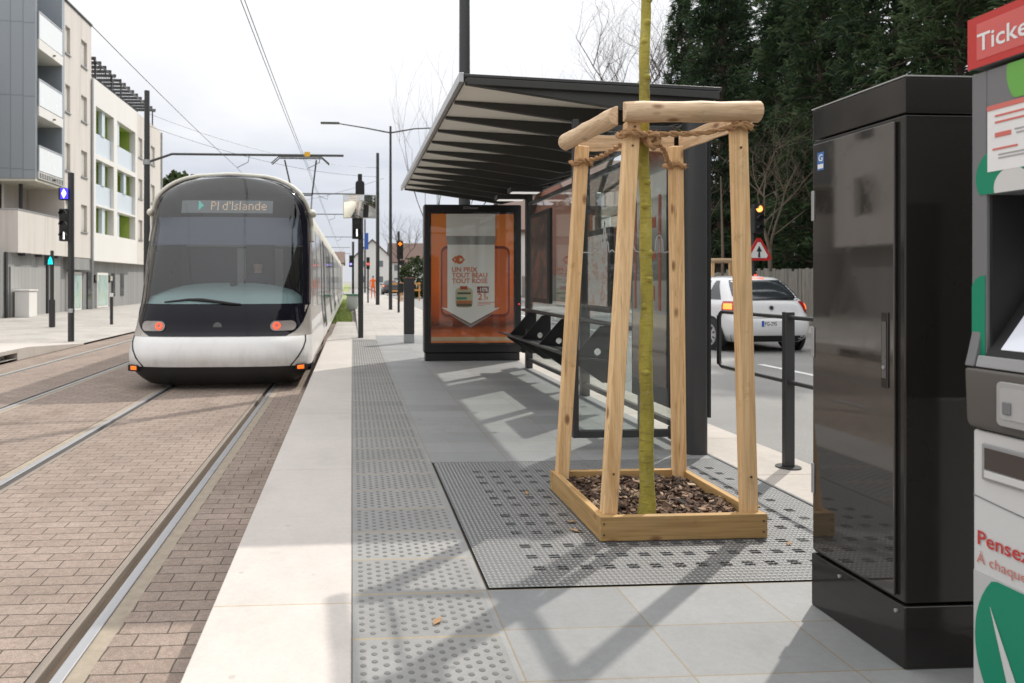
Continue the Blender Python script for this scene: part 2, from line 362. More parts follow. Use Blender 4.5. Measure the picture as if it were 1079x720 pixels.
# near platform
b = MB().box(-0.515, 0.0, -32, 14.6, -0.3, 0.0); structure('platform_edge', b, M['edge'], bevel=0.008)
GX0, GX1, GY0, GY1 = 0.522, 2.452, 2.70, 4.61
b = MB()
for x0, x1, y0, y1 in ((0.5, 2.47, -32, GY0), (0.5, 2.47, GY1, 15.4), (0.5, GX0, GY0, GY1), (GX1, 2.47, GY0, GY1)):
    b.add([(x0, y0, 0), (x1, y0, 0), (x1, y1, 0), (x0, y1, 0)], [(0, 1, 2, 3)])
structure('platform', b, M['paver'])
b = MB(); b.add([(0.001, -32, 0.001), (0.5, -32, 0.001), (0.5, 14.4, 0.001), (0.001, 14.4, 0.001)], [(0, 1, 2, 3)])
seeded(11)
nd = 0
for ir in range(int((14.3 - 0.9) / 0.0222)):
    y = 0.9 + ir * 0.0222
    if abs(((y - 2.685 + 3.33) % 0.333) - 0.0) < 0.016 or abs(((y - 2.685 + 3.33) % 0.333) - 0.333) < 0.016: continue
    for ic in range(7):
        x = 0.035 + ic * 0.073 + (0.0365 if ir % 2 else 0)
        if x > 0.48: continue
        r = 0.0100; c = []; sg = 8 if y < 4 else (6 if y < 6 else 4)
        vs = [(x + r * 1.1 * math.cos(2 * math.pi * q / sg), y + r * 1.1 * math.sin(2 * math.pi * q / sg), 0.0012) for q in range(sg)]
        vs += [(x + r * 0.8 * math.cos(2 * math.pi * q / sg), y + r * 0.8 * math.sin(2 * math.pi * q / sg), 0.0032) for q in range(sg)]
        b.add(vs, [(q, (q + 1) % sg, sg + (q + 1) % sg, sg + q) for q in range(sg)] + [tuple(range(sg, 2 * sg))], 1)
M['stud'] = plain('dark_stud', (0.135, 0.132, 0.127), 0.7, 0, 0.4, 3)
structure('tactile_paving', b, [M['tactile'], M['stud']], smooth=0, fix=False)
b = MB()
b.add([(-0.515, 14.6, -0.002), (0.0, 14.6, -0.002), (0.0, 15.4, -0.002), (3.0, 15.4, -0.002), (3.0, 17.2, -0.12), (-0.515, 17.2, -0.12)], [(0, 1, 2, 3, 4, 5)])
b.add([(0, 14.4, -0.001), (0.5, 14.4, -0.001), (0.5, 15.4, -0.001), (0, 15.4, -0.001)], [(0, 1, 2, 3)])
b.add([(0.15, 17.2, -0.12), (3.0, 17.2, -0.12), (3.0, 70, -0.12), (0.15, 70, -0.12)], [(0, 1, 2, 3)])
b.add([(-0.515, 17.2, -0.124), (0.15, 17.2, -0.124), (0.15, 24, -0.2), (-0.515, 24, -0.2)], [(0, 1, 2, 3)])
structure('footpath', b, M['pave_far'])
structure('kerb', MB().box(2.47, 3.0, -32, 15.4, -0.3, 0.0).box(3.0, 3.12, 15.4, 70, -0.3, -0.115), M['kerbstone'], bevel=0.012)
b = MB(); b.add([(3.0, -90, -0.18), (11, -90, -0.18), (11, 240, -0.18), (3.0, 240, -0.18)], [(0, 1, 2, 3)])
b.add([(-6.0, 72, -0.176), (3.0, 72, -0.176), (3.0, 84, -0.176), (-6.0, 84, -0.176)], [(0, 1, 2, 3)])
structure('road', b, M['asphalt'])
M['road_paint'] = plain('road_paint', (0.72, 0.71, 0.68), 0.7, 0, 0.18, 6)
b = MB()
for i in range(26):
    y = -4 + i * 4.33; b.add([(6.65, y, -0.175), (6.77, y, -0.175), (6.77, y + 2.2, -0.175), (6.65, y + 2.2, -0.175)], [(0, 1, 2, 3)])
b.add([(6.8, 16.6, -0.175), (10.9, 16.6, -0.175), (10.9, 17.0, -0.175), (6.8, 17.0, -0.175)], [(0, 1, 2, 3)])
structure('road_markings', b, M['road_paint'])
structure('right_pavement', MB().box(11, 12.6, -90, 240, -0.3, -0.05), M['pave_far'], bevel=0.015)
b = MB(); b.add([(12.6, -90, -0.06), (90, -90, -0.06), (90, 240, -0.06), (12.6, 240, -0.06)], [(0, 1, 2, 3)])
structure('woodland_soil', b, M['soil'])

# far platform and the pavement before the flats
b = MB(); b.add([(-90, -90, -0.22), (-6.1, -90, -0.22), (-6.1, 240, -0.22), (-90, 240, -0.22)], [(0, 1, 2, 3)])
structure('left_pavement', b, M['pave_far'])
b = MB()
b.box(-9.6, -6.1, -60, 13.2, -0.12, -0.04)
b.box(-9.6, -6.28, -60, 13.1, -0.26, -0.12)
b.prism([(13.2, -0.26), (13.6, -0.26), (16.4, -0.26), (16.4, -0.2195), (13.6, -0.04), (13.2, -0.04)], 0, -9.6, -6.1)
structure('far_platform', b, M['edge'], bevel=0.01)

# ------------------------------------------------------------------ the flats on the left
def ribbed(name, c, pitch, axis=1, depth=0.4, rough=0.5, metal=0.0, var=0.12, width=0.08, horiz=None):
    """vertical standing seams / boards along an axis"""
    k = Mt(name); s = k.N.new("ShaderNodeSeparateXYZ"); k.L.new(k.co(), s.inputs[0])
    u = s.outputs[axis]
    f = k.math('FRACT', k.math('DIVIDE', u, pitch)); seam = k.math('LESS_THAN', f, width)
    cell = k.math('FLOOR', k.math('DIVIDE', u, pitch))
    wn = k.N.new("ShaderNodeTexWhiteNoise"); wn.noise_dimensions = '1D'; k.L.new(cell, wn.inputs["W"])
    base = k.mix(wn.outputs[0], tuple(x * (1 - var) for x in c), tuple(x * (1 + var) for x in c))
    base = k.mix(k.math('MULTIPLY', k.noise(1.2, 5, 0.6, k.map((1, 1, 0.25))), 0.5), base, tuple(x * 0.7 for x in c))
    h = k.math('MULTIPLY', seam, 1.0)
    if horiz:
        f2 = k.math('FRACT', k.math('DIVIDE', k.math('ADD', s.outputs[2], k.math('MULTIPLY', wn.outputs[0], horiz * 0.15)), horiz)); h2 = k.math('LESS_THAN', f2, 0.012)
        h = k.math('MAXIMUM', h, h2)
    k.base(k.mix(h, base, tuple(x * 0.62 for x in c))); k.rough(rough); k.metal(metal); k.bump(h, depth, 0.02); return k.m
M['zinc_x'] = ribbed('zinc_front', (0.335, 0.37, 0.405), 0.5, 0, 0.8, 0.5, 0.1, 0.17, 0.09, 3.0)
M['zinc_y'] = ribbed('zinc_side', (0.335, 0.37, 0.405), 0.5, 1, 0.6, 0.5, 0.1, 0.10, 0.07, 3.0)
k = Mt('beige_render'); stk_ = k.ramp(k.noise(1.0, 5, 0.7, k.map((2.2, 2.2, 0.12))), [(0.36, (0.86, 0.85, 0.83)), (0.52, (1, 1, 1))]); k.base(k.mix(1.0, stk_, k.mix(k.noise(0.8, 5, 0.65, k.map((1, 1, 0.3))), (0.57, 0.53, 0.495), (0.66, 0.62, 0.585)), 'MULTIPLY')); k.rough(0.9); k.bump(k.noise(60), 0.2, 0.004); M['render'] = k.m
k = Mt('white_render'); k.base(k.mix(k.noise(0.8, 5, 0.65, k.map((1, 1, 0.3))), (0.66, 0.645, 0.62), (0.75, 0.735, 0.71))); k.rough(0.9); k.bump(k.noise(60), 0.2, 0.004); M['wrender'] = k.m
M['board_grey'] = ribbed('grey_boards', (0.30, 0.30, 0.295), 0.18, 1, 0.5, 0.7, 0, 0.14, 0.1)
M['garage'] = ribbed('garage_ribs', (0.37, 0.37, 0.36), 0.3, 1, 0.5, 0.6, 0, 0.06, 0.08)
M['green_wall'] = plain('green_render', (0.42, 0.55, 0.12), 0.85, 0, 0.1, 1)
M['balcony_pane'] = plain('frosted_balcony_pane', (0.58, 0.64, 0.70), 0.2, 0, 0.05, 1)
M['balcony_white'] = plain('white_balcony_pane', (0.74, 0.77, 0.79), 0.25, 0, 0.04, 1)
M['shutter'] = plain('pale_blind', (0.56, 0.535, 0.50), 0.4, 0, 0.15, 2)
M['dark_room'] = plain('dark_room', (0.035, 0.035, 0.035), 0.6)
FX = -12.9
A = thing('apartment_building', (FX, 29.4, -0.22), 'tall apartment block with grey zinc corner, stacked white balconies and beige flank', 'building')
MB().box(-24, -14.5, 29.45, 32.36, 5.37, 15.6).box(-14.5, FX, 29.43, 29.62, 5.37, 15.6).build('zinc_front', M['zinc_x'], A)
MB().box(-14.5, FX, 32.08, 32.36, 5.37, 15.6).box(-14.52, -14.4, 29.62, 32.08, 5.37, 15.6).build('zinc_side', M['zinc_y'], A)
MB().box(-24, FX - 0.003, 29.46, 32.35, 5.28, 5.368).build('soffit', M['cream'], A)
for z0, z1, z2 in ((5.40, 5.70, 6.73), (8.0, 8.39, 9.47), (10.75, 11.15, 12.25)):
    ba = MB().box(-14.38, FX + 0.06, 29.66, 32.06, z0, z1).build('balcony', M['wrender'], A)
    MB().box(FX + 0.02, FX + 0.05, 29.72, 32.0, z1 + 0.04, z2).build('balustrade_pane', M['balcony_white'], ba)
    MB().box(FX - 0.01, FX + 0.07, 29.66, 32.06, z2, z2 + 0.05).box(FX - 0.01, FX + 0.06, 29.66, 29.71, z1, z2).box(FX - 0.01, FX + 0.06, 32.01, 32.06, z1, z2).build('handrail', M['alu'], ba)
    MB().box(-14.38, -14.33, 29.8, 30.9, z1, z1 + 2.15).build('balcony_door', M['dark_glass'], ba)
    MB().box(FX + 0.06, FX + 0.16, 31.0, 31.05, z0 + 0.1, z0 + 0.16).build('spout', M['post'], ba)
b = MB()
for i in range(14): b.box(FX + 0.062, FX + 0.075, 29.72 + i * 0.17, 29.79 + i * 0.17, 5.43, 5.66)
b.build('lattice', M['post'], A)
# beige flank with window reveals
WIN = [(32.45, 33.0), (34.3, 35.05)]
ROWS = [(11.5, 12.75), (8.85, 10.1), (6.2, 7.45), (3.55, 4.85)]
def pierced(b, x0, x1, y0, y1, z0, z1, holes):
    """a wall slab with rectangular openings (columns and rows given as cuts)"""
    ys = sorted({y0, y1, *[h[0] for h in holes], *[h[1] for h in holes]}); zs = sorted({z0, z1, *[h[2] for h in holes], *[h[3] for h in holes]})
    for i in range(len(ys) - 1):
        run = None
        for j in range(len(zs) - 1):
            cy, cz = (ys[i] + ys[i + 1]) / 2, (zs[j] + zs[j + 1]) / 2
            solid = not any(h[0] < cy < h[1] and h[2] < cz < h[3] for h in holes)
            if solid: run = (run[0], zs[j + 1]) if run else (zs[j], zs[j + 1])
            if run and (not solid or j == len(zs) - 2):
                b.box(x0, x1, ys[i], ys[i + 1], run[0], run[1]); run = None
b = MB(); pierced(b, FX - 0.3, FX, 32.362, 35.6, 2.3, 13.8, [(y0, y1, z0, z1) for y0, y1 in WIN for z0, z1 in ROWS]); b.box(-24, FX - 0.3, 32.37, 35.59, 2.3, 13.75)
b.build('flank_wall', M['render'], A)
MB().box(-24, FX + 0.05, 32.362, 35.66, 13.802, 13.9).build('coping', M['post'], A)
for y0, y1 in WIN:
    for z0, z1 in ROWS:
        wd = MB().box(FX - 0.20, FX - 0.12, y0 + 0.002, y1 - 0.002, z0 + 0.002, z1 - 0.002).build('window', M['cream'], A)
        MB().box(FX - 0.119, FX - 0.11, y0 + 0.08, y1 - 0.08, z0 + 0.1, z1 - 0.08).build('pane', M['shutter'], wd)
        MB().box(FX - 0.12, FX + 0.06, y0 - 0.03, y1 + 0.03, z0 - 0.05, z0).build('sill', M['steel'], wd)
# terrace on the first floor
MB().box(-24, FX, 27.96, 28.12, 2.3, 3.95).box(FX - 0.16, FX, 28.12, 32.36, 2.3, 3.95).box(-24, FX - 0.16, 28.12, 32.36, 2.3, 2.5).build('terrace_parapet', M['render'], A)
MB().box(-24, FX + 0.02, 27.94, 28.14, 3.952, 4.0).box(FX - 0.18, FX + 0.02, 28.14, 32.36, 3.952, 4.0).build('parapet_coping', M['steel'], A)
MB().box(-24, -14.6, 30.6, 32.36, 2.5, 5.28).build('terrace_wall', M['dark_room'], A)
MB().box(-14.6, -14.5, 30.2, 32.36, 2.5, 5.28).build('boarded_wall', M['render'], A)
MB().box(-14.0, -13.88, 30.4, 30.52, 2.5, 5.28).build('terrace_post', M['post'], A)
for y in (28.6, 30.1, 31.7): MB().box(FX - 0.3, FX - 0.02, y, y + 0.5, 2.2, 2.298).build('soffit_lamp', M['post'], A)
# ground floor
GXF = -13.2
MB().box(-24, GXF, 27.2, 35.6, -0.22, 2.3).build('ground_floor_wall', M['board_grey'], A)
MB().box(GXF, GXF + 0.05, 27.9, 31.0, -0.22, 1.75).build('garage_door', M['garage'], A)
for y in (27.5, 31.15): MB().box(GXF, GXF + 0.08, y, y + 0.14, -0.22, 2.3).build('pilaster', M['post'], A)
dr = MB().box(GXF, GXF + 0.05, 31.6, 32.5, -0.22, 1.85).build('door', M['garage'], A)
MB().box(GXF + 0.05, GXF + 0.09, 31.68, 31.72, 0.75, 0.95).build('handle', M['steel'], dr)
k = Mt('shop_glass'); k.base(k.ramp(k.noise(1.6, 5, 0.6, k.map((1, 2, 0.6))), [(0.3, (0.22, 0.34, 0.30)), (0.5, (0.40, 0.52, 0.50)), (0.62, (0.45, 0.48, 0.30)), (0.75, (0.35, 0.46, 0.52))])); k.rough(0.1); M['shop'] = k.m
for y0, y1 in ((33.3, 34.9),):
    sh = MB().box(GXF, GXF + 0.1, y0, y1, -0.2, 1.62).build('shop_window', M['wrender'], A)
    MB().box(GXF + 0.1, GXF + 0.112, y0 + 0.1, y1 - 0.1, -0.1, 1.5).build('pane', M['shop'], sh)
MB().box(GXF, GXF + 0.28, 33.0, 35.6, 1.72, 2.28).build('fascia', M['board_grey'], A)

B = thing('apartment_building', (-12.8, 39, -0.22), 'lower white apartment wing with green walled loggias and pale balustrades', 'building')
BX = -12.78
cells = []
for y0, y1 in ((35.9, 38.55), (39.1, 42.3)):
    for z0, z1, zp in ((7.55, 9.95, 8.67), (5.05, 7.3, 6.12), (3.6, 4.95, None)): cells.append((y0, y1, z0, z1, zp))
b = MB(); pierced(b, BX - 0.35, BX, 35.603, 42.6, 2.2, 11.25, [(c[0], c[1], c[2], c[3]) for c in cells]); b.build('facade_frame', M['wrender'], B)
MB().box(-24, BX - 1.5, 35.62, 42.58, 2.2, 11.2).box(BX - 1.5, BX - 0.352, 35.62, 42.58, 10.2, 11.2).box(BX - 1.5, BX - 0.352, 35.62, 42.58, 2.2, 3.59).build('core_wall', M['wrender'], B)
for y0, y1, z0, z1, zp in cells:
    lg = MB().box(BX - 1.498, BX - 1.45, y0 - 0.25, y1 + 0.25, z0 - 0.1, z1 + 0.15).box(BX - 1.45, BX - 0.353, y0 - 0.28, y0 - 0.2, z0 - 0.1, z1 + 0.15).box(BX - 1.45, BX - 0.353, y1 + 0.03, y1 + 0.12, z0 - 0.1, z1 + 0.15).box(BX - 1.45, BX - 0.353, y0 - 0.2, y1 + 0.03, z1 + 0.02, z1 + 0.12).build('loggia', M['green_wall'], B)
    MB().box(BX - 1.45, BX - 1.42, y0 + 0.1, y0 + 0.9, z0, z1 - 0.15).build('glazed_door', M['window'], lg)
    ym = y0 + (y1 - y0) * (0.45 if y0 < 38 else (0.08 if z0 != 5.05 else 0.45))
    MB().box(BX - 0.3, BX - 0.12, ym, ym + 0.42, (zp or z0), z1).build('screen', M['balcony_pane'], lg)
    if zp: MB().box(BX - 0.22, BX - 0.17, y0 + 0.004, y1 - 0.004, z0 + 0.04, zp).build('balustrade_pane', M['balcony_pane'], lg)
    MB().box(BX - 1.4, BX - 0.6, y0 + 0.1, y1 - 0.1, z0 - 0.08, z0 + 0.02).build('loggia_floor', M['cream'], lg)
b = MB(); holes = [(43.3, 44.1, z0, z1) for z0, z1 in ((8.7, 9.9), (6.2, 7.4), (3.7, 4.9))] + [(45.9, 46.8, z0, z1) for z0, z1 in ((8.7, 9.9), (6.2, 7.4), (3.7, 4.9))]
pierced(b, FX - 0.3, FX, 42.603, 48.5, 2.2, 11.3, holes); b.box(-24, FX - 0.3, 42.61, 48.49, 2.2, 11.25); b.build('flank_wall', M['render'], B)
for y0, y1, z0, z1 in holes:
    wd = MB().box(FX - 0.20, FX - 0.12, y0 + 0.002, y1 - 0.002, z0 + 0.002, z1 - 0.002).build('window', M['cream'], B)
    MB().box(FX - 0.119, FX - 0.11, y0 + 0.08, y1 - 0.08, z0 + 0.1, z1 - 0.08).build('pane', M['shutter'], wd)
    MB().box(FX - 0.12, FX + 0.06, y0 - 0.03, y1 + 0.03, z0 - 0.05, z0).build('sill', M['steel'], wd)
MB().box(-24, GXF, 35.61, 48.5, -0.22, 2.2).build('ground_floor_wall', M['board_grey'], B)
for y0, y1 in ((37.0, 38.6),):
    sh = MB().box(GXF, GXF + 0.1, y0, y1, -0.2, 1.62).build('shop_window', M['wrender'], B)
    MB().box(GXF + 0.1, GXF + 0.112, y0 + 0.1, y1 - 0.1, -0.1, 1.5).build('pane', M['shop'], sh)
dr = MB().box(GXF, GXF + 0.06, 35.8, 36.6, -0.2, 1.62).build('entrance_door', M['dark_glass'], B)
for y0 in (39.4, 40.9): MB().box(GXF, GXF + 0.03, y0, y0 + 0.55, 0.35, 1.6).build('slit_window', M['dark_glass'], B)
for y0 in (36.75, 38.85):
    lw = MB().box(GXF, GXF + 0.12, y0, y0 + 0.1, 1.1, 1.5).build('wall_lamp', M['post'], B); MB().box(GXF + 0.12, GXF + 0.2, y0 - 0.03, y0 + 0.13, 1.2, 1.45).build('lamp_shade', M['cream'], lw)
b = MB()
for y0, y1 in ((35.9, 38.9), (39.8, 46.6)):
    n = int((y1 - y0) / 0.75)
    for i in range(n + 1):
        y = y0 + (y1 - y0) * i / n; b.box(-15.2, FX + 0.1, y, y + 0.09, 12.25, 12.4)
    for x in (-15.2, -14.0, FX): b.box(x, x + 0.08, y0, y1, 12.18, 12.248)
    for y in (y0 + 0.3, y1 - 0.3):
        for x in (-15.15, FX - 0.05): b.box(x, x + 0.07, y, y + 0.07, 11.2, 12.18)
b.build('roof_pergola', M['post'], B)
b = MB()
for i in range(14): b.box(FX - 0.1, FX - 0.07, 35.7 + i * 0.26, 35.72 + i * 0.26, 11.26, 12.1)
b.box(FX - 0.1, FX - 0.06, 35.7, 39.2, 12.1, 12.14); b.build('roof_railing', M['post'], B)
# a further block of the same estate, left of the frame, mirrored by the cabinet door
D_ = thing('apartment_building', (-15.5, 20, -0.22), 'pale rendered block beyond the far platform seen mirrored in the dark cabinet door', 'building')
holes = [(y, y + 1.0, z, z + 1.45) for y in (15.2, 18.3, 21.4, 24.4) for z in (3.6, 6.4, 9.2)]
b = MB(); pierced(b, -15.8, -15.5, 13, 26.5, 2.5, 11.5, holes); b.box(-24, -15.8, 13, 26.5, 2.5, 11.4); b.build('wall', M['render'], D_)
for y0, y1, z0, z1 in holes:
    wd = MB().box(-15.78, -15.7, y0 + .002, y1 - .002, z0 + .002, z1 - .002).build('window', M['cream'], D_); MB().box(-15.699, -15.69, y0 + 0.08, y1 - 0.08, z0 + 0.08, z1 - 0.08).build('pane', M['dark_glass'], wd)
MB().box(-24, -16.0, 13, 26.5, -0.22, 2.5).build('ground_floor_wall', M['board_grey'], D_)
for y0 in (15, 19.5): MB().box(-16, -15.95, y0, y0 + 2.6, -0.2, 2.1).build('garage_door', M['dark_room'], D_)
uc = thing('utility_cabinet', (-12.5, 28.2, -0.22), 'small white utility cabinet standing against the ribbed garage wall', 'cabinet')
MB().box(-13.05, -12.5, 28.0, 28.7, -0.22, 0.8).build('cabinet_body', M['wrender'], uc, 0.02); MB().box(-13.1, -12.46, 27.96, 28.74, 0.803, 0.85).build('lid', M['wrender'], uc, 0.01)

# ================================================================== TRAM
TX = -1.80; TZ = -0.26
def lerp(tab, z):
    for (a, b_) in zip(tab, tab[1:]):
        if z <= b_[0]:
            t = (z - a[0]) / (b_[0] - a[0]); t = max(0, min(1, t)); return a[1] + (b_[1] - a[1]) * t
    return tab[-1][1]
def smooth_tab(tab, n=3):
    """Catmull-like densify so that the profile has no kinks"""
    out = []
    for i in range(len(tab) - 1):
        p0 = tab[max(i - 1, 0)]; p1 = tab[i]; p2 = tab[i + 1]; p3 = tab[min(i + 2, len(tab) - 1)]
        for q in range(n):
            t = q / n; 
            m1 = (p2[1] - p0[1]) / max(p2[0] - p0[0], 1e-6); m2 = (p3[1] - p1[1]) / max(p3[0] - p1[0], 1e-6); d = p2[0] - p1[0]
            h = (2*t**3 - 3*t**2 + 1) * p1[1] + (t**3 - 2*t**2 + t) * d * m1 + (-2*t**3 + 3*t**2) * p2[1] + (t**3 - t**2) * d * m2
            out.append((p1[0] + d * t, h))
    out.append(tab[-1]); return out
# z is measured in the scene (rail = -0.26)
T_Y = smooth_tab([(-0.22, 9.62), (-0.10, 9.46), (0.05, 9.40), (0.20, 9.36), (0.40, 9.42), (0.50, 9.50), (0.80, 9.58), (1.2, 9.72), (1.7, 9.93), (2.2, 10.15), (2.5, 10.29), (2.65, 10.37), (2.72, 10.43), (2.80, 10.50)])
T_W = smooth_tab([(-0.22, 1.0), (-0.10, 1.12), (0.05, 1.24), (0.25, 1.25), (0.45, 1.23), (0.8, 1.20), (1.2, 1.195), (1.6, 1.185), (2.0, 1.165), (2.2, 1.135), (2.34, 1.085), (2.45, 1.02), (2.55, 0.915), (2.63, 0.785), (2.69, 0.63), (2.728, 0.46), (2.75, 0.25), (2.755, 0.0)])
T_L = [(-0.22, 0.55), (0.05, 0.62), (0.45, 0.7), (1.0, 0.85), (2.0, 0.72), (2.4, 0.36), (2.86, 0.14)]
T_N = [(-0.22, 3.2), (0.45, 3.2), (1.0, 3.0), (2.8, 2.4)]
def tram_pt(z, a, off=0.0):
    """a in degrees, -90 left side .. 0 nose .. 90 right side"""
    wv, yf, Lv, n = lerp(T_W, z), lerp(T_Y, z), lerp(T_L, z), lerp(T_N, z)
    s_, c_ = math.sin(R(a)), math.cos(R(a))
    x = wv * math.copysign(abs(s_) ** (2 / n), s_); y = yf + Lv - Lv * abs(c_) ** (2 / n)
    if off:
        p0 = Vector(tram_pt(z, a)); 
        pa = Vector(tram_pt(z, max(a - 2, -90))); pb = Vector(tram_pt(z, min(a + 2, 90)))
        pc = Vector(tram_pt(z - 0.03, a)); pd = Vector(tram_pt(min(z + 0.03, 2.74), a))
        nn = (pb - pa).cross(pd - pc)
        if nn.length > 1e-9:
            nn.normalize()
            q = p0 + nn * off; return tuple(q)
    return (TX + x, y, z)
def ang_for_x(z, xr):
    """angle whose x offset from the centre line is xr"""
    wv, n = lerp(T_W, z), lerp(T_N, z); u = max(-1, min(1, xr / wv)); return math.degrees(math.asin(math.copysign(abs(u) ** (n / 2), u)))
T_END = 44.0
def nose_band(z0, z1, nz=6, na=36, off=0.0, a0=-90, a1=90, mi=0, mb=None):
    rows = []
    for i in range(nz + 1):
        z = z0 + (z1 - z0) * i / nz; rows.append([tram_pt(z, a0 + (a1 - a0) * j / na, off) for j in range(na + 1)])
    mb = mb or MB(); mb.grid(rows, mi); return mb
def patch(zs, xl, xr, nx=16, off=0.004):
    """nose patch whose left and right limits depend on z"""
    rows = []
    for z in zs:
        x0, x1 = xl(z), xr(z); rows.append([tram_pt(z, ang_for_x(z, x0 + (x1 - x0) * j / nx), off) for j in range(nx + 1)])
    return MB().grid(rows)
k = Mt('tram_white'); s_ = k.N.new("ShaderNodeSeparateXYZ"); k.L.new(k.co(), s_.inputs[0])
grm = k.math('MULTIPLY', k.ramp(s_.outputs[2], [(0.30, (1, 1, 1)), (0.62, (0.25, 0.25, 0.25))]), k.ramp(k.noise(7, 7, 0.72, k.map((1, 1, 0.35))), [(0.45, (0, 0, 0)), (0.75, (0.55,) * 3)]))
k.base(k.mix(grm, k.mix(k.noise(1.5, 5, 0.65), (0.72, 0.715, 0.70), (0.80, 0.795, 0.785)), (0.42, 0.38, 0.33))); k.rough(0.3); k.b.inputs["Coat Weight"].default_value = 0.4; M['tram_white'] = k.m
M['tram_grey'] = plain('tram_champagne_grey', (0.40, 0.375, 0.345), 0.3, 0.25, 0.08, 2, coat=0.3)
M['tram_black'] = plain('tram_gloss_black', (0.007, 0.007, 0.012), 0.05, 0, 0.2, 2, spec=0.28)
M['tram_skirt'] = plain('tram_skirt_black', (0.014, 0.014, 0.015), 0.5)
M['windscreen'] = glass('windscreen_glass', (0.74, 0.78, 0.80), 1.35, 0.003, 1.52)
M['cab_dark'] = plain('cab_lining', (0.09, 0.095, 0.105), 0.7)
M['dash'] = plain('dashboard', (0.30, 0.40, 0.38), 0.6)
M['tint'] = plain('tint_band', (0.045, 0.055, 0.085), 0.4)
M['teal'] = plain('teal_door_edge', (0.02, 0.22, 0.30), 0.4)
T = thing('tram', (TX, 10.4, TZ), 'white and black tram with a large bubble windscreen coming along the near track', 'tram')
nose_band(-0.20, 0.055, 6).build('skirt', M['tram_skirt'], T, smooth=50, fix=False)
bp = nose_band(0.06, 0.45, 9).build('bumper', M['tram_white'], T, smooth=50, fix=False)
# black seams that run down across the white band
b = MB()
for s in (-1, 1):
    pts = [tram_pt(z, ang_for_x(z, s * x), 0.003) for z, x in ((0.45, 1.155), (0.38, 1.16), (0.28, 1.13), (0.18, 1.07), (0.06, 0.97))]
    b.tube(pts, 0.011, 6)
b.build('bumper_seam', M['rubber'], bp)
nose_band(0.452, 0.86, 8, 40).build('nose_corner', M['tram_grey'], T, smooth=50, fix=False)
FW = [(0.45, 0.90), (0.50, 1.0), (0.56, 1.07), (0.64, 1.12), (0.74, 1.155), (0.87, 1.185)]
patch([0.456 + (0.885 - 0.456) * i / 14 for i in range(15)], lambda z: -min(lerp(FW, z), lerp(T_W, z)), lambda z: min(lerp(FW, z), lerp(T_W, z)), 40, 0.005).build('lower_fascia', M['tram_black'], T, smooth=50, fix=False)
WS = 2.725
nose_band(0.862, WS, 26, 48, 0, -62, 62).build('windscreen', M['windscreen'], T, smooth=60, fix=False)
for s in (-1, 1):
    b = MB(); rows = []
    for i in range(23):
        z = 0.862 + (WS - 0.862) * i / 22; rows.append([tram_pt(z, s * (62 + 28 * j / 8), 0) for j in range(9)])
    b.grid(rows).build('windscreen_pillar', M['tram_black'], T, smooth=60, fix=False)
# rim and roof
rows = []
for i in range(9):
    z = WS + (2.754 - WS) * i / 8; rows.append([tram_pt(z, -90 + 180 * j / 40) for j in range(41)])
MB().grid(rows).build('roof_nose', M['tram_black'], T, smooth=60, fix=False)
b = MB(); zs = [0.95 + (2.754 - 0.95) * i / 60 for i in range(61)]
rim = [Vector(tram_pt(z, -90, 0)) for z in zs if z > 1.75] + [Vector(tram_pt(z, 90, 0)) for z in reversed(zs) if z > 1.75]
b.tube([p + Vector((0.02 * (1 if p.x > TX else -1), -0.03, 0.03)) for p in rim], 0.033, 8).build('roof_rim', M['cream'], T, smooth=60)
# body side and roof behind the nose: profile swept along the track
prof_z = [-0.20, 0.05, 0.25, 0.45]
def ys(z): return lerp(T_Y, z) + lerp(T_L, z)
def side(name, z0, z1, mat, nz=5, y_end=T_END, off=0):
    b = MB()
    for s in (-1, 1):
        rows = []
        for i in range(nz + 1):
            z = z0 + (z1 - z0) * i / nz; xw = TX + s * (lerp(T_W, z) + off); rows.append([(xw, ys(z), z), (xw, 13.0, z), (xw, 26, z), (xw, y_end, z)])
        b.grid(rows)
    return b.build(name, mat, T, smooth=50, fix=False)
side('side_skirt', -0.14, 0.055, M['tram_skirt']); side('lower_side', 0.056, 0.62, M['tram_white']); side('side_panel', 0.621, 2.05, M['tram_grey'], 8)
rows = []
for s, seq in ((-1, [2.05 + (2.754 - 2.05) * i / 14 for i in range(15)]), (1, [2.754 - (2.754 - 2.05) * i / 14 for i in range(15)])):
    for z in seq: xw = TX + s * lerp(T_W, z); rows.append([(xw, ys(z), z), (xw, 13, z), (xw, T_END, z)])
MB().grid(rows).build('roof', M['cream'], T, smooth=60, fix=False)
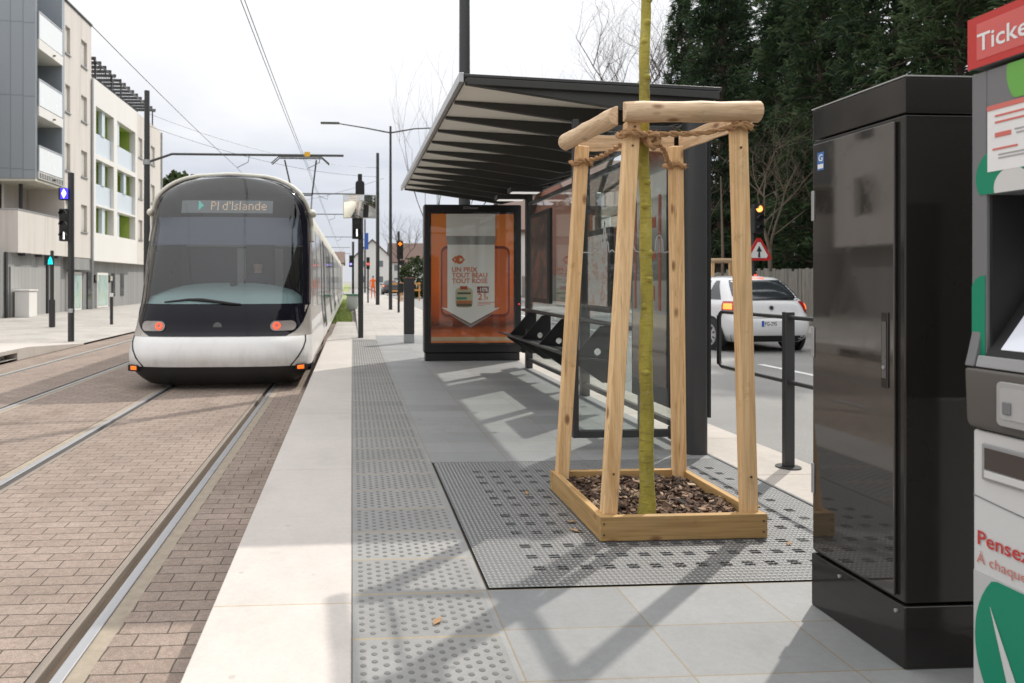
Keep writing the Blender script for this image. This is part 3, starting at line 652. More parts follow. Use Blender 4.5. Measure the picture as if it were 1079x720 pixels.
# side windows, doors and pillars, right and left
for s in (-1, 1):
    y = 10.75; n_ = 0
    def sx(z, o): return TX + s * (lerp(T_W, z) + o)
    def quad(nm, y0, y1, z0, z1, mt, o=0.004, parent=T, nz=6):
        rows = []
        for i in range(nz + 1):
            z = z0 + (z1 - z0) * i / nz; rows.append([(sx(z, o), y0, z), (sx(z, o), y1, z)])
        rows2 = rows; b_ = MB().grid(rows2)
        return b_.build(nm, mt, parent, smooth=50, fix=False)
    quad('cab_window', 10.85, 11.85, 0.80, 2.0, M['dark_glass'])
    y = 12.2
    while y < T_END - 1.5:
        if n_ % 3 == 1:
            d = quad('door', y, y + 1.30, -0.05, 2.02, M['tram_grey'], 0.006)
            quad('pane', y + 0.10, y + 0.60, 0.35, 1.95, M['dark_glass'], 0.010, d); quad('pane', y + 0.70, y + 1.20, 0.35, 1.95, M['dark_glass'], 0.010, d)
            quad('grip_strip', y + 0.61, y + 0.69, 0.4, 1.35, M['teal'], 0.012, d)
            y += 1.45
        else:
            quad('side_window', y, y + 1.5, 0.78, 2.0, M['dark_glass']); y += 1.66
        n_ += 1
    for yg in (14.9, 22.3, 29.7, 37.1): quad('bellows', yg, yg + 0.45, -0.1, 2.05, M['rubber'], 0.014)
b = MB().box(TX - 0.75, TX + 0.75, 14.2, 19.5, 2.68, 2.92).box(TX - 0.75, TX + 0.75, 24.5, 30, 2.68, 2.92); b.build('roof_unit', M['cream'], T, 0.04)
MB().box(TX - 1.0, TX + 1.0, T_END, T_END + 0.05, -0.1, 2.6).build('rear_wall', M['tram_black'], T)
MB().box(TX - 1.05, TX + 1.05, 10.3, T_END, -0.22, -0.12).build('underframe', M['matte_black'], T)
# cab interior seen through the windscreen
ci = MB().box(TX - 1.1, TX + 1.1, 12.1, 12.16, -0.1, 2.3).box(TX - 0.75, TX + 0.75, 12.1, 12.16, 2.3, 2.62).box(TX - 1.1, TX + 1.1, 10.3, 12.1, -0.1, -0.06).build('cab_lining', M['cab_dark'], T)
M['cab_window'] = plain('partition_window', (0.55, 0.56, 0.53), 0.3, 0, 0.3, 1.2)
for x0, x1 in ((-0.15, 0.28), (0.36, 0.62)): MB().box(TX + x0, TX + x1, 12.08, 12.098, 1.0, 1.75).build('partition_window', M['cab_window'], ci)
MB().box(TX - 1.0, TX + 1.0, 12.07, 12.097, 1.78, 2.2).build('sun_blind', M['cab_window'], ci)
b = MB(); rows = []
for i in range(13):
    a = -72 + 144 * i / 12; p = Vector(tram_pt(0.87, a)); 
    rows.append([(TX + (p.x - TX) * 0.965, p.y + 0.06, 0.85), (TX + (p.x - TX) * 0.92, max(p.y + 0.2, 10.0), 0.98), (TX + (p.x - TX) * 0.80, 10.55, 1.17 - 0.12 * abs(math.sin(R(a))) ** 2), (TX + (p.x - TX) * 0.8, 11.0, 1.02)])
b.grid(rows).build('dashboard', M['dash'], T, smooth=60)
MB().box(TX + 0.08, TX + 0.55, 11.45, 11.6, 0.8, 1.85).box(TX + 0.18, TX + 0.45, 11.42, 11.55, 1.85, 2.05).build('driver_seat', M['matte_black'], T, 0.06)
MB().cyl((TX + 0.06, 10.45), 0.05, 1.08, 1.2, 14).build('dash_knob', M['matte_black'], T)
# tinted band and destination display just behind the glass
patch([1.72 + 0.05 * i for i in range(9)], lambda z: -lerp(T_W, z) * 0.94, lambda z: lerp(T_W, z) * 0.94, 20, -0.03).build('tint_band', M['tint'], T, smooth=60)
dsp = patch([2.19 + 0.024 * i for i in range(9)], lambda z: -0.66, lambda z: 0.66, 14, -0.045).build('destination_display', plain('display_board', (0.16, 0.165, 0.16), 0.6), T, smooth=60)
led = emit('led_orange', (1.0, 0.62, 0.36), 0.75); ledg = emit('led_teal', (0.1, 0.9, 0.7), 0.55)
GL = {'P': ["1110", "1001", "1001", "1110", "1000", "1000", "1000"], 'l': ["1", "1", "1", "1", "1", "1", "1"], ' ': ["0"] * 7, 'd': ["0001", "0001", "0111", "1001", "1001", "1001", "0111"],
      "'": ["1", "1", "0", "0", "0", "0", "0"], 'I': ["1", "1", "1", "1", "1", "1", "1"], 's': ["000", "000", "011", "100", "010", "001", "110"], 'a': ["0000", "0000", "0110", "0001", "0111", "1001", "0111"],
      'n': ["0000", "0000", "1110", "1001", "1001", "1001", "1001"], 'e': ["0000", "0000", "0110", "1001", "1111", "1000", "0111"], '>': ["1000", "1100", "1110", "1111", "1110", "1100", "1000"]}
def dots(txt, x0, z0, px, size, mt):
    b_ = MB(); x = x0
    for ch in txt:
        g_ = GL[ch]
        for r_, row in enumerate(g_):
            for c_, v in enumerate(row):
                if v == '1':
                    zc = z0 + (6 - r_) * px; xx = x + c_ * px; q = [tram_pt(zc + dz, ang_for_x(zc + dz, xx + dx), -0.035) for dx, dz in ((0, 0), (size, 0), (size, size), (0, size))]
                    b_.add(q, [(0, 1, 2, 3)])
        x += (len(g_[0]) + 1) * px
    b_.build('lettering', mt, dsp, smooth=0); return x
dots('>', -0.40, 2.235, 0.019, 0.0105, ledg); dots("Pl d'Islande", -0.22, 2.235, 0.0185, 0.0095, led)
# lamps, wiper, camera pods
M['lens_grey'] = plain('lamp_lens', (0.30, 0.27, 0.25), 0.2, 0.0, 0.3, 10, spec=0.6)
ring = emit('red_ring_lamp', (0.95, 0.085, 0.03), 0.95); amber = emit('amber_lamp', (1.0, 0.16, 0.015), 0.9)
for s in (-1, 1):
    zc, xc = 0.585, s * 0.86; hw, hh = 0.165, 0.068
    cen = tram_pt(zc, ang_for_x(zc, xc), 0.02); vs = [cen]; n = 28
    for i in range(n):
        a = 2 * math.pi * i / n; ux = (hw - hh) * (1 if math.cos(a) > 0 else -1) + hh * math.cos(a); z = zc + hh * math.sin(a); vs.append(tram_pt(z, ang_for_x(z, xc + ux), 0.02))
    hl = MB().add(vs, [(0, i + 1, (i + 1) % n + 1) for i in range(n)]).build('headlight', M['lens_grey'], T, smooth=60)
    xr = xc - s * 0.085; vs = []; n = 20
    for rr in (0.050, 0.022):
        for i in range(n):
            a = 2 * math.pi * i / n; z = zc + rr * math.sin(a); vs.append(tram_pt(z, ang_for_x(z, xr + rr * math.cos(a)), 0.026))
    MB().add(vs, [(i, (i + 1) % n, n + (i + 1) % n, n + i) for i in range(n)]).build('position_light', ring, hl, smooth=60)
    p = tram_pt(0.035, 58 * s, 0.0); MB().obox((p[0], p[1] - 0.02, 0.035), 0.17, 0.07, 0.085, (0, 0, s * R(30))).build('indicator_housing', M['rubber'], T, 0.01)
    MB().obox((p[0] - s * 0.005, p[1] - 0.06, 0.038), 0.10, 0.02, 0.05, (0, 0, s * R(30))).build('indicator', amber, T, 0.006)
    p = Vector(tram_pt(2.22, 90 * s)); MB().tube([p + Vector((s * 0.02, 0.3, -0.02)), p + Vector((s * 0.07, 0.12, 0)), p + Vector((s * 0.06, -0.06, 0)), p + Vector((s * 0.05, -0.10, 0))], [0.03, 0.06, 0.055, 0.02], 12).build('camera_pod', M['cream'], T, smooth=60)
p = tram_pt(0.585, 0, 0.006); MB().disc(p, 0.058, (0, -1, 0.15), 22).build('coupler_cover', plain('coupler_grey', (0.10, 0.10, 0.105), 0.5), T)
wp = [tram_pt(z, ang_for_x(z, x), 0.03) for x, z in ((-0.72, 0.90), (-0.4, 0.935), (-0.22, 0.93), (0.15, 0.885), (0.3, 0.875))]
MB().tube(wp, [0.012, 0.018, 0.026, 0.018, 0.01], 8).build('wiper', M['rubber'], T)
for s in (-1, 1):
    for yb in (11.6, 16, 20, 24, 28, 32, 36, 40): MB().box(TX + s * 1.10 - 0.03, TX + s * 1.10 + 0.03, yb, yb + 0.7, -0.24, -0.1).build('bogie_cover', M['matte_black'], T)
b = MB(); PY = 25.0
b.tube([(TX - 0.35, PY - 0.7, 2.95), (TX - 0.35, PY + 0.6, 4.3), (TX - 0.55, PY - 0.3, 5.42)], 0.028, 8); b.tube([(TX + 0.35, PY - 0.7, 2.95), (TX + 0.35, PY + 0.6, 4.3), (TX + 0.55, PY - 0.3, 5.42)], 0.028, 8)
b.tube([(TX - 0.35, PY + 0.6, 4.3), (TX + 0.35, PY + 0.6, 4.3)], 0.025, 8)
for dy in (-0.45, -0.15): b.tube([(TX - 1.0, PY + dy, 5.28), (TX - 0.75, PY + dy, 5.5), (TX + 0.75, PY + dy, 5.5), (TX + 1.0, PY + dy, 5.28)], 0.022, 8)
b.build('pantograph', M['post'], T)

# ================================================================== SHELTER
S = thing('tram_shelter', (2.4, 7.2, 0), 'dark grey tram stop shelter with ribbed cantilever roof and clear glass walls', 'shelter')
RY0, RY1, RX0, RX1 = 4.87, 10.75, 0.80, 2.62
M['deck'] = plain('roof_underside', (0.88, 0.86, 0.77), 0.6, 0, 0.08, 1)
M['rib'] = plain('roof_rib_paint', (0.035, 0.036, 0.034), 0.45, 0, 0.2, 2)
MB().prism([(RX0, 2.605), (RX1, 2.525), (RX1, 2.552), (RX0, 2.625)], 1, RY0 + 0.02, RY1 - 0.02).build('roof_deck', M['deck'], S)
MB().prism([(RX0 - 0.02, 2.627), (RX1 + 0.02, 2.555), (RX1 + 0.02, 2.582), (RX0 - 0.02, 2.65)], 1, RY0, RY1).build('roof_cover', M['post'], S, 0.006)
MB().box(RX0 - 0.055, RX0 - 0.022, RY0 - 0.01, RY1 + 0.01, 2.585, 2.655).build('edge_trim', plain('pale_edge_trim', (0.45, 0.46, 0.46), 0.35, 0.6), S, 0.005)
nr = 12
for i in range(nr):
    y = RY0 + 0.03 + (RY1 - RY0 - 0.11) * i / (nr - 1)
    MB().prism([(RX0 + 0.0, 2.604), (RX0 + 0.0, 2.585), (2.30, 2.375), (RX1 - 0.02, 2.45), (RX1 - 0.02, 2.524)], 1, y, y + 0.05).build('rib', M['rib'], S, 0.004)
MB().prism([(RX0, 2.575), (RX1, 2.50), (RX1, 2.552), (RX0, 2.624)], 1, RY0 - 0.002, RY0 + 0.017).build('front_fascia', M['rib'], S, 0.004)
MB().box(RX1 - 0.018, RX1 + 0.03, RY0 + 0.3, RY1, 2.44, 2.553).build('rear_gutter', M['rib'], S, 0.006)
# posts
b = MB(); b.prism(rrect(2.31, 2.46, 4.70, 4.84, 0.045), 2, 0, 2.37); pn = b.build('post', M['post'], S, smooth=40)
MB().box(2.462, 2.485, 4.73, 4.81, 0.25, 2.36).build('post_channel', M['black'], pn, 0.004)
for y in (7.18, 9.5): MB().box(2.385, 2.475, y, y + 0.09, 0, 2.5).build('post', M['post'], S, 0.008)
# rear glass
for y0, y1 in ((4.86, 7.15), (7.30, 9.47)):
    g = MB().box(2.418, 2.428, y0, y1, 0.145, 2.22).build('glass_panel', M['glass'], S, smooth=0)
    MB().box(2.40, 2.445, y0, y1, 0.10, 0.143).build('glass_rail', M['post'], g, 0.004); MB().box(2.40, 2.445, y0, y1, 2.222, 2.27).build('glass_rail', M['post'], g, 0.004)
    b = MB()
    for yy in (y0 + 0.35, y1 - 0.35):
        for zz in (0.35, 2.05): b.tube([(2.40, yy, zz), (2.445, yy, zz)], 0.022, 10)
    b.build('glass_clamp', M['steel'], g)
# near end screen across the shelter
eg = MB().box(1.60, 2.28, 4.88, 4.89, 0.145, 2.26).build('end_screen', M['glass'], S, smooth=0)
MB().box(1.555, 1.597, 4.865, 4.905, 0.09, 2.34).box(1.597, 2.30, 4.865, 4.905, 0.09, 0.142).box(1.597, 2.30, 4.865, 4.905, 2.262, 2.30).build('screen_frame', M['post'], eg, 0.005)
MB().box(2.26, 2.31, 4.85, 4.92, 0.07, 0.16).build('frame_foot', M['post'], eg, 0.006)
# white city skyline drawn along the end glass
sky_pts = [(1.62, 1.40), (1.70, 1.40), (1.715, 1.43), (1.73, 1.40), (1.76, 1.40), (1.765, 1.47), (1.775, 1.49), (1.785, 1.62), (1.795, 1.49), (1.81, 1.47), (1.815, 1.40), (1.84, 1.42), (1.86, 1.40), (1.90, 1.42), (1.93, 1.39), (1.955, 1.43), (1.975, 1.41), (1.99, 1.45), (2.01, 1.41), (2.05, 1.40), (2.09, 1.43), (2.12, 1.40), (2.15, 1.40), (2.155, 1.49), (2.17, 1.52), (2.19, 1.52), (2.205, 1.49), (2.21, 1.40), (2.27, 1.41)]
b = MB()
for p, q in zip(sky_pts, sky_pts[1:]):
    d = Vector((q[0] - p[0], 0, q[1] - p[1])); nn = Vector((-d.z, 0, d.x)).normalized() * 0.004
    P, Q = Vector((p[0], 4.877, p[1])), Vector((q[0], 4.877, q[1])); b.add([P - nn, Q - nn, Q + nn, P + nn], [(0, 1, 2, 3)])
for xx in (1.772, 1.785, 1.798, 2.165, 2.18, 2.195): b.add([(xx - 0.003, 4.877, 1.40), (xx + 0.003, 4.877, 1.40), (xx + 0.003, 4.877, 1.5), (xx - 0.003, 4.877, 1.5)], [(0, 1, 2, 3)])
b.build('skyline_print', plain('frosted_print', (0.34, 0.36, 0.36), 0.8), eg, smooth=0)
# strip lamps
for y in (8.55, 9.35):
    l_ = MB().box(1.95, 2.35, y, y + 0.2, 2.30, 2.36).build('ceiling_lamp', M['post'], S, 0.006); MB().box(1.98, 2.32, y + 0.03, y + 0.17, 2.292, 2.299).build('diffuser', emit('lamp_diffuser', (1.0, 0.98, 0.94), 0.45), l_)
# perch bench
be = MB().prism([(1.97, 0.50), (2.02, 0.485), (2.34, 0.455), (2.34, 0.475), (2.02, 0.507), (1.975, 0.522)], 1, 6.3, 9.35).build('bench', M['post'], S, 0.004)
MB().prism(rrect(2.30, 2.38, 0.785, 0.825, 0.018), 1, 5.6, 9.45).build('back_rail', M['post'], be, smooth=40)
def holed(name, y):
    """a triangular side plate with a round hole"""
    poly = [(2.01, 0.508), (2.30, 0.30), (2.385, 0.30), (2.385, 0.784), (2.30, 0.784)]
    poly = [(2.00, 0.47), (2.30, 0.26), (2.385, 0.26), (2.385, 0.784), (2.28, 0.784)]
    hx, hz, hr = 2.255, 0.545, 0.033; n = 24; vs = []; fs = []
    def ray(a):
        best = None; dx, dz = math.cos(a), math.sin(a)
        for (x0, z0), (x1, z1) in zip(poly, poly[1:] + poly[:1]):
            ex, ez = x1 - x0, z1 - z0; den = dx * ez - dz * ex
            if abs(den) < 1e-9: continue
            t = ((x0 - hx) * ez - (z0 - hz) * ex) / den; u = ((x0 - hx) * dz - (z0 - hz) * dx) / den
            if t > 0 and -1e-6 <= u <= 1 + 1e-6 and (best is None or t < best): best = t
        return best
    angs = sorted([2 * math.pi * i / n for i in range(n)] + [math.atan2(z - hz, x - hx) % (2 * math.pi) for x, z in poly]); n = len(angs)
    for yy in (y, y + 0.012):
        for a in angs: vs.append((hx + hr * math.cos(a), yy, hz + hr * math.sin(a)))
        for a in angs: t = ray(a); vs.append((hx + t * math.cos(a), yy, hz + t * math.sin(a)))
    for i in range(n):
        j = (i + 1) % n
        fs += [(i, j, n + j, n + i), (2*n + i, 3*n + i, 3*n + j, 2*n + j), (i, 2*n + i, 2*n + j, j), (n + i, n + j, 3*n + j, 3*n + i)]
    MB().add(vs, fs).build(name, M['black'], be, smooth=30)
for y in (6.34, 7.55, 8.32, 8.98): holed('side_plate', y)
# framed maps fixed to the rear glass
k = Mt('map_print'); n = k.noise(9, 6, 0.7); lines = k.vor(7, out=0)
mc = k.ramp(n, [(0.35, (0.50, 0.49, 0.46)), (0.5, (0.62, 0.62, 0.60)), (0.58, (0.52, 0.30, 0.24)), (0.64, (0.60, 0.58, 0.54)), (0.75, (0.42, 0.50, 0.55))]); k.base(mc); k.rough(0.35); M['map'] = k.m
k = Mt('dark_poster'); k.base(k.ramp(k.noise(5, 5, 0.6), [(0.4, (0.03, 0.025, 0.025)), (0.55, (0.10, 0.06, 0.05)), (0.62, (0.30, 0.07, 0.05)), (0.7, (0.05, 0.05, 0.05))])); k.rough(0.3); M['dark_poster'] = k.m
for y0, y1, z0, z1, mp in ((6.35, 7.0, 0.90, 1.70, M['map']), (8.35, 9.25, 0.92, 2.08, M['dark_poster'])):
    mcx = MB().box(2.375, 2.416, y0, y1, z0, z1).build('map_case', M['black'], S, 0.006); MB().box(2.370, 2.3745, y0 + 0.06, y1 - 0.06, z0 + 0.06, z1 - 0.06).build('map_sheet', mp, mcx)
# upright poster case by the big post
k = Mt('case_poster'); s_ = k.N.new("ShaderNodeSeparateXYZ"); k.L.new(k.co(), s_.inputs[0])
zz_ = k.math('DIVIDE', s_.outputs[2], 2.3)
k.base(k.mix(k.math('MULTIPLY', k.noise(7, 5, 0.6, k.map((1, 1, 0.4))), 0.35), k.ramp(zz_, [(0.16, (0.085, 0.055, 0.045)), (0.36, (0.13, 0.085, 0.065)), (0.375, (0.44, 0.36, 0.27)), (0.41, (0.44, 0.38, 0.29)), (0.415, (0.30, 0.29, 0.27)), (0.52, (0.48, 0.47, 0.44)), (0.525, (0.20, 0.20, 0.19)), (0.75, (0.33, 0.34, 0.33)), (0.79, (0.26, 0.27, 0.26)), (0.80, (0.72, 0.72, 0.70)), (0.87, (0.74, 0.73, 0.71)), (0.875, (0.34, 0.36, 0.34)), (0.93, (0.32, 0.10, 0.05))]), (0.15, 0.13, 0.12))); k.rough(0.12); M['case_poster'] = k.m
k.N['Color Ramp'].color_ramp.interpolation = 'LINEAR'
pc = MB().box(2.28, 2.41, 4.93, 5.62, 0.28, 2.24).build('poster_case', M['black'], S, 0.01)
MB().box(2.273, 2.2785, 4.97, 5.58, 0.42, 2.2).build('poster_sheet', M['case_poster'], pc)
b = MB()
red = plain('faded_red_print', (0.38, 0.09, 0.05), 0.5)
b.box(2.2695, 2.2725, 5.05, 5.09, 0.98, 1.84); b.box(2.2695, 2.2725, 5.50, 5.53, 0.98, 1.84); b.build('poster_stripe', red, pc)
MB().box(2.27, 2.2725, 5.14, 5.44, 1.60, 1.68).box(2.27, 2.2725, 5.14, 5.42, 1.36, 1.43).box(2.27, 2.2725, 5.16, 5.40, 1.05, 1.16).build('poster_print', red, pc)
MB().box(2.30, 2.39, 5.45, 5.55, 0, 0.28).build('case_leg', M['post'], pc, 0.006)
MB().box(2.36, 2.40, 9.58, 9.72, 0.2, 0.6).build('cable_box', M['black'], S, 0.006)

# ================================================================== ADVERT PANEL
AP = thing('advert_panel', (1.81, 10.45, 0), 'black framed advert panel with an orange poster closing the far end of the shelter', 'advert panel')
AX0, AX1, AY = 1.07, 2.54, 10.42
MB().box(AX0, AX1, AY, AY + 0.2, 0.12, 2.34).build('case', M['black'], AP, 0.02)
MB().box(AX0 + 0.02, AX1 - 0.02, AY + 0.02, AY + 0.18, 0.0, 0.118).build('plinth', M['black'], AP, 0.01)
k = Mt('orange_poster'); s_ = k.N.new("ShaderNodeSeparateXYZ"); k.L.new(k.co(), s_.inputs[0])
z_ = k.math('ADD', s_.outputs[2], k.math('MULTIPLY', k.noise(3, 5, 0.6, k.map((1, 1, 2))), 0.22))
k.base(k.ramp(k.math('DIVIDE', z_, 2.3), [(0.15, (0.80, 0.20, 0.03)), (0.22, (0.60, 0.12, 0.02)), (0.285, (0.12, 0.028, 0.012)), (0.36, (0.50, 0.085, 0.015)), (0.55, (0.84, 0.165, 0.02)), (0.95, (0.86, 0.26, 0.05))])); k.rough(0.5); M['orange_poster'] = k.m
PX0, PX1, PZ0, PZ1 = 1.175, 2.42, 0.275, 2.20
po = MB().box(PX0, PX1, AY - 0.006, AY - 0.002, PZ0, PZ1).build('poster', M['orange_poster'], AP)
M['poster_white'] = plain('poster_paper', (0.80, 0.78, 0.735), 0.6, 0, 0.07, 2)
M['poster_shade'] = plain('poster_grey_fold', (0.30, 0.285, 0.265), 0.6, 0, 0.1, 3)
M['poster_red'] = plain('poster_orange_print', (0.62, 0.14, 0.04), 0.6)
M['poster_dark'] = plain('poster_deep_red', (0.20, 0.03, 0.02), 0.6)
yq = AY - 0.009
def flat(nm, poly, mt, y=yq): return MB().prism(poly, 1, y, y + 0.0025).build(nm, mt, po, smooth=0)
flat('dark_arch', rrect(1.32, 2.36, 0.66, 1.72, 0.10), M['poster_dark'], AY - 0.0085)
flat('orange_arch', rrect(1.345, 2.335, 0.70, 1.68, 0.08), M['poster_red'], AY - 0.0115)
flat('paper_strip', [(1.40, 1.87), (2.14, 1.87), (2.14, PZ1 - 0.002), (1.40, PZ1 - 0.002)], M['poster_white'], AY - 0.0145)
flat('fold_shade', [(1.42, 1.74), (2.13, 1.74), (2.15, 1.868), (1.40, 1.868)], M['poster_shade'], AY - 0.0145)
flat('paper_arrow', [(1.42, 1.739), (2.13, 1.739), (2.13, 0.79), (2.21, 0.80), (1.77, 0.56), (1.33, 0.80), (1.42, 0.79)], M['poster_white'], AY - 0.0145)
flat('arrow_shade', [(1.33, 0.775), (1.77, 0.545), (2.21, 0.775), (1.77, 0.50)], M['poster_shade'], AY - 0.0118)
yt = AY - 0.0155
b = MB()
for t, z in (('UN PRIX', 1.335), ('TOUT BEAU', 1.25), ('TOUT ROSE', 1.165)): put_text(b, t, 0.098, (1.485, yt, z), (1, 0, 0), (0, 0, 1), 0.022, {'UN PRIX': 0.385, 'TOUT BEAU': 0.535, 'TOUT ROSE': 0.535}[t])
put_text(b, '2', 0.14, (1.875, yt, 0.915), (1, 0, 0), (0, 0, 1), 0.02); put_text(b, '\u20ac', 0.07, (1.962, yt, 0.965), (1, 0, 0), (0, 0, 1), 0.02); put_text(b, '29', 0.07, (1.962, yt, 0.912), (1, 0, 0), (0, 0, 1), 0.012)
for i, wd in enumerate((0.27, 0.2, 0.1)): b.box(1.875, 1.875 + wd, yt - 0.001, yt, 0.875 - i * 0.024, 0.883 - i * 0.024)
b.build('lettering', M['poster_red'], po, smooth=0)
b = MB(); b.prism([(1.48, 1.515), (1.545, 1.575), (1.545, 1.545), (1.515, 1.515), (1.545, 1.485), (1.545, 1.455)], 1, yt - 0.001, yt)
b.prism(arc(1.60, 1.515, 0.065, 40, 320, 16) + [(1.62, 1.49), (1.60, 1.49), (1.60, 1.54), (1.62, 1.54)], 1, yt - 0.001, yt)
b.prism([(1.625, 1.575), (1.685, 1.515), (1.625, 1.455), (1.625, 1.50), (1.655, 1.515), (1.625, 1.53)], 1, yt - 0.0015, yt - 0.0005); b.build('logo', M['poster_red'], po, smooth=0)
flat('price_tag', [(1.865, 1.02), (2.04, 1.02), (2.04, 1.115), (1.865, 1.115)], plain('tag_red', (0.22, 0.02, 0.02), 0.6), yt - 0.0005)
b = MB(); put_text(b, '-10%', 0.082, (1.872, yt - 0.0015, 1.04), (1, 0, 0), (0, 0, 1), 0.025, 0.16); b.build('price_lettering', M['poster_white'], po, smooth=0)
flat('tub_picture', rrect(1.54, 1.80, 0.80, 1.10, 0.07), plain('tub_cream', (0.50, 0.47, 0.30), 0.6), yt)
for nm, x0, x1, z0, z1, c in (('tub_band', 1.555, 1.785, 0.815, 0.86, (0.12, 0.10, 0.06)), ('tub_band', 1.555, 1.785, 0.862, 0.905, (0.5, 0.17, 0.07)), ('tub_band', 1.555, 1.71, 0.92, 0.955, (0.05, 0.22, 0.14)), ('tub_lid', 1.61, 1.72, 1.068, 1.12, (0.45, 0.06, 0.02)), ('tub_mark', 1.57, 1.77, 1.0, 1.028, (0.07, 0.06, 0.05))):
    flat(nm, [(x0, z0), (x1, z0), (x1, z1), (x0, z1)], plain(nm, c, 0.6, 0, 0.4, 30), yt - 0.001)
flat('footer_band', [(PX0 + 0.002, 0.30), (PX1 - 0.002, 0.30), (PX1 - 0.002, 0.36), (PX0 + 0.002, 0.36)], plain('footer_cream', (0.50, 0.36, 0.22), 0.6))
MB().box(PX0 - 0.02, PX1 + 0.02, AY - 0.03, AY - 0.024, PZ0 - 0.02, PZ1 + 0.02).build('case_glass', M['glass_small'], AP, smooth=0)
MB().box(PX0 - 0.03, PX1 + 0.03, AY - 0.032, AY - 0.001, PZ1 + 0.022, PZ1 + 0.04).box(PX0 - 0.03, PX1 + 0.03, AY - 0.032, AY - 0.001, PZ0 - 0.04, PZ0 - 0.022).box(PX0 - 0.04, PX0 - 0.022, AY - 0.032, AY - 0.001, PZ0 - 0.02, PZ1 + 0.02).box(PX1 + 0.022, PX1 + 0.04, AY - 0.032, AY - 0.001, PZ0 - 0.02, PZ1 + 0.02).build('glass_frame', M['black'], AP, 0.003)
b = MB(); put_text(b, 'JCDecaux', 0.055, (1.66, AY - 0.002, 2.275), (1, 0, 0), (0, 0, 1), 0.01); b.build('maker_lettering', M['steel'], AP, smooth=0)
b = MB().disc((2.505, AY - 0.002, 0.85), 0.012, (0, -1, 0), 10); b.build('indicator_lamp', emit('red_dot', (1, 0.05, 0.05), 0.6), AP)

# ================================================================== TREE GRATE, PLANTER, TREE
seeded(5)
k = Mt('cast_grate'); c_ = k.co(); s_ = k.N.new("ShaderNodeSeparateXYZ"); k.L.new(c_, s_.inputs[0])
u = k.math('MULTIPLY', s_.outputs[0], 2 * math.pi / 0.044); v = k.math('MULTIPLY', s_.outputs[1], 2 * math.pi / 0.052)
lo = k.math('MULTIPLY', k.math('SINE', u), k.math('SINE', v)); lo = k.math('MULTIPLY', k.math('POWER', k.math('ABSOLUTE', lo), 2.5), 1.0)
k.base(k.mix(lo, (0.185, 0.187, 0.188), (0.39, 0.395, 0.395))); k.rough(k.math('ADD', k.math('MULTIPLY', k.noise(3, 5), 0.2), 0.30)); k.metal(0.35); k.bump(lo, 0.9, 0.009); M['grate'] = k.m
TG = thing('tree_grate', (1.49, 3.65, 0), 'square grey cast metal tree grate with rows of paired slots around the planter', 'tree grate')
xb = [GX0 + 0.012]; yb_ = [GY0 + 0.012]
slots_x = [0.755 + 0.10 * i for i in range(16)]; rows_y = []; y = 2.866
while y < 4.45:
    for q in range(3): rows_y.append(y + q * 0.122)
    y += 3 * 0.122 + 0.046
xcuts = sorted([GX0 + 0.012, GX1 - 0.012] + [v for x in slots_x for v in (x, x + 0.048)])
ycuts = sorted([GY0 + 0.012, GY1 - 0.012] + [v for yy in rows_y if yy < 4.5 for v in (yy, yy + 0.017, yy + 0.023, yy + 0.040)])
hx = {(round(x, 4)) for x in slots_x}; hy = {round(v, 4) for yy in rows_y if yy < 4.5 for v in (yy, yy + 0.023)}
b = MB(); ZT = 0.002
for i in range(len(xcuts) - 1):
    for j in range(len(ycuts) - 1):
        x0, x1, y0, y1 = xcuts[i], xcuts[i + 1], ycuts[j], ycuts[j + 1]
        if round(x0, 4) in hx and round(y0, 4) in hy and not (1.2 < x0 < 1.85 and 3.24 < y0 < 3.9):
            b.add([(x0, y0, ZT), (x1, y0, ZT), (x1, y1, ZT), (x0, y1, ZT), (x0, y0, -0.03), (x1, y0, -0.03), (x1, y1, -0.03), (x0, y1, -0.03)], [(0, 1, 5, 4), (1, 2, 6, 5), (2, 3, 7, 6), (3, 0, 4, 7)])
        else: b.add([(x0, y0, ZT), (x1, y0, ZT), (x1, y1, ZT), (x0, y1, ZT)], [(0, 1, 2, 3)])
b.build('slotted_plate', M['grate'], TG, smooth=0, fix=False)
MB().box(GX0, GX1, GY0, GY1, -0.06, -0.031).build('grate_bed', M['matte_black'], TG)
MB().box(GX0 + 0.001, GX0 + 0.011, GY0 + 0.001, GY1 - 0.001, -0.03, -0.006).box(GX0 + 0.012, GX1 - 0.012, GY0 + 0.001, GY0 + 0.011, -0.03, -0.006).box(GX0 + 0.012, GX1 - 0.012, GY1 - 0.011, GY1 - 0.001, -0.03, -0.006).box(GX1 - 0.011, GX1 - 0.001, GY0 + 0.001, GY1 - 0.001, -0.03, -0.006).build('grate_frame', M['matte_black'], TG)

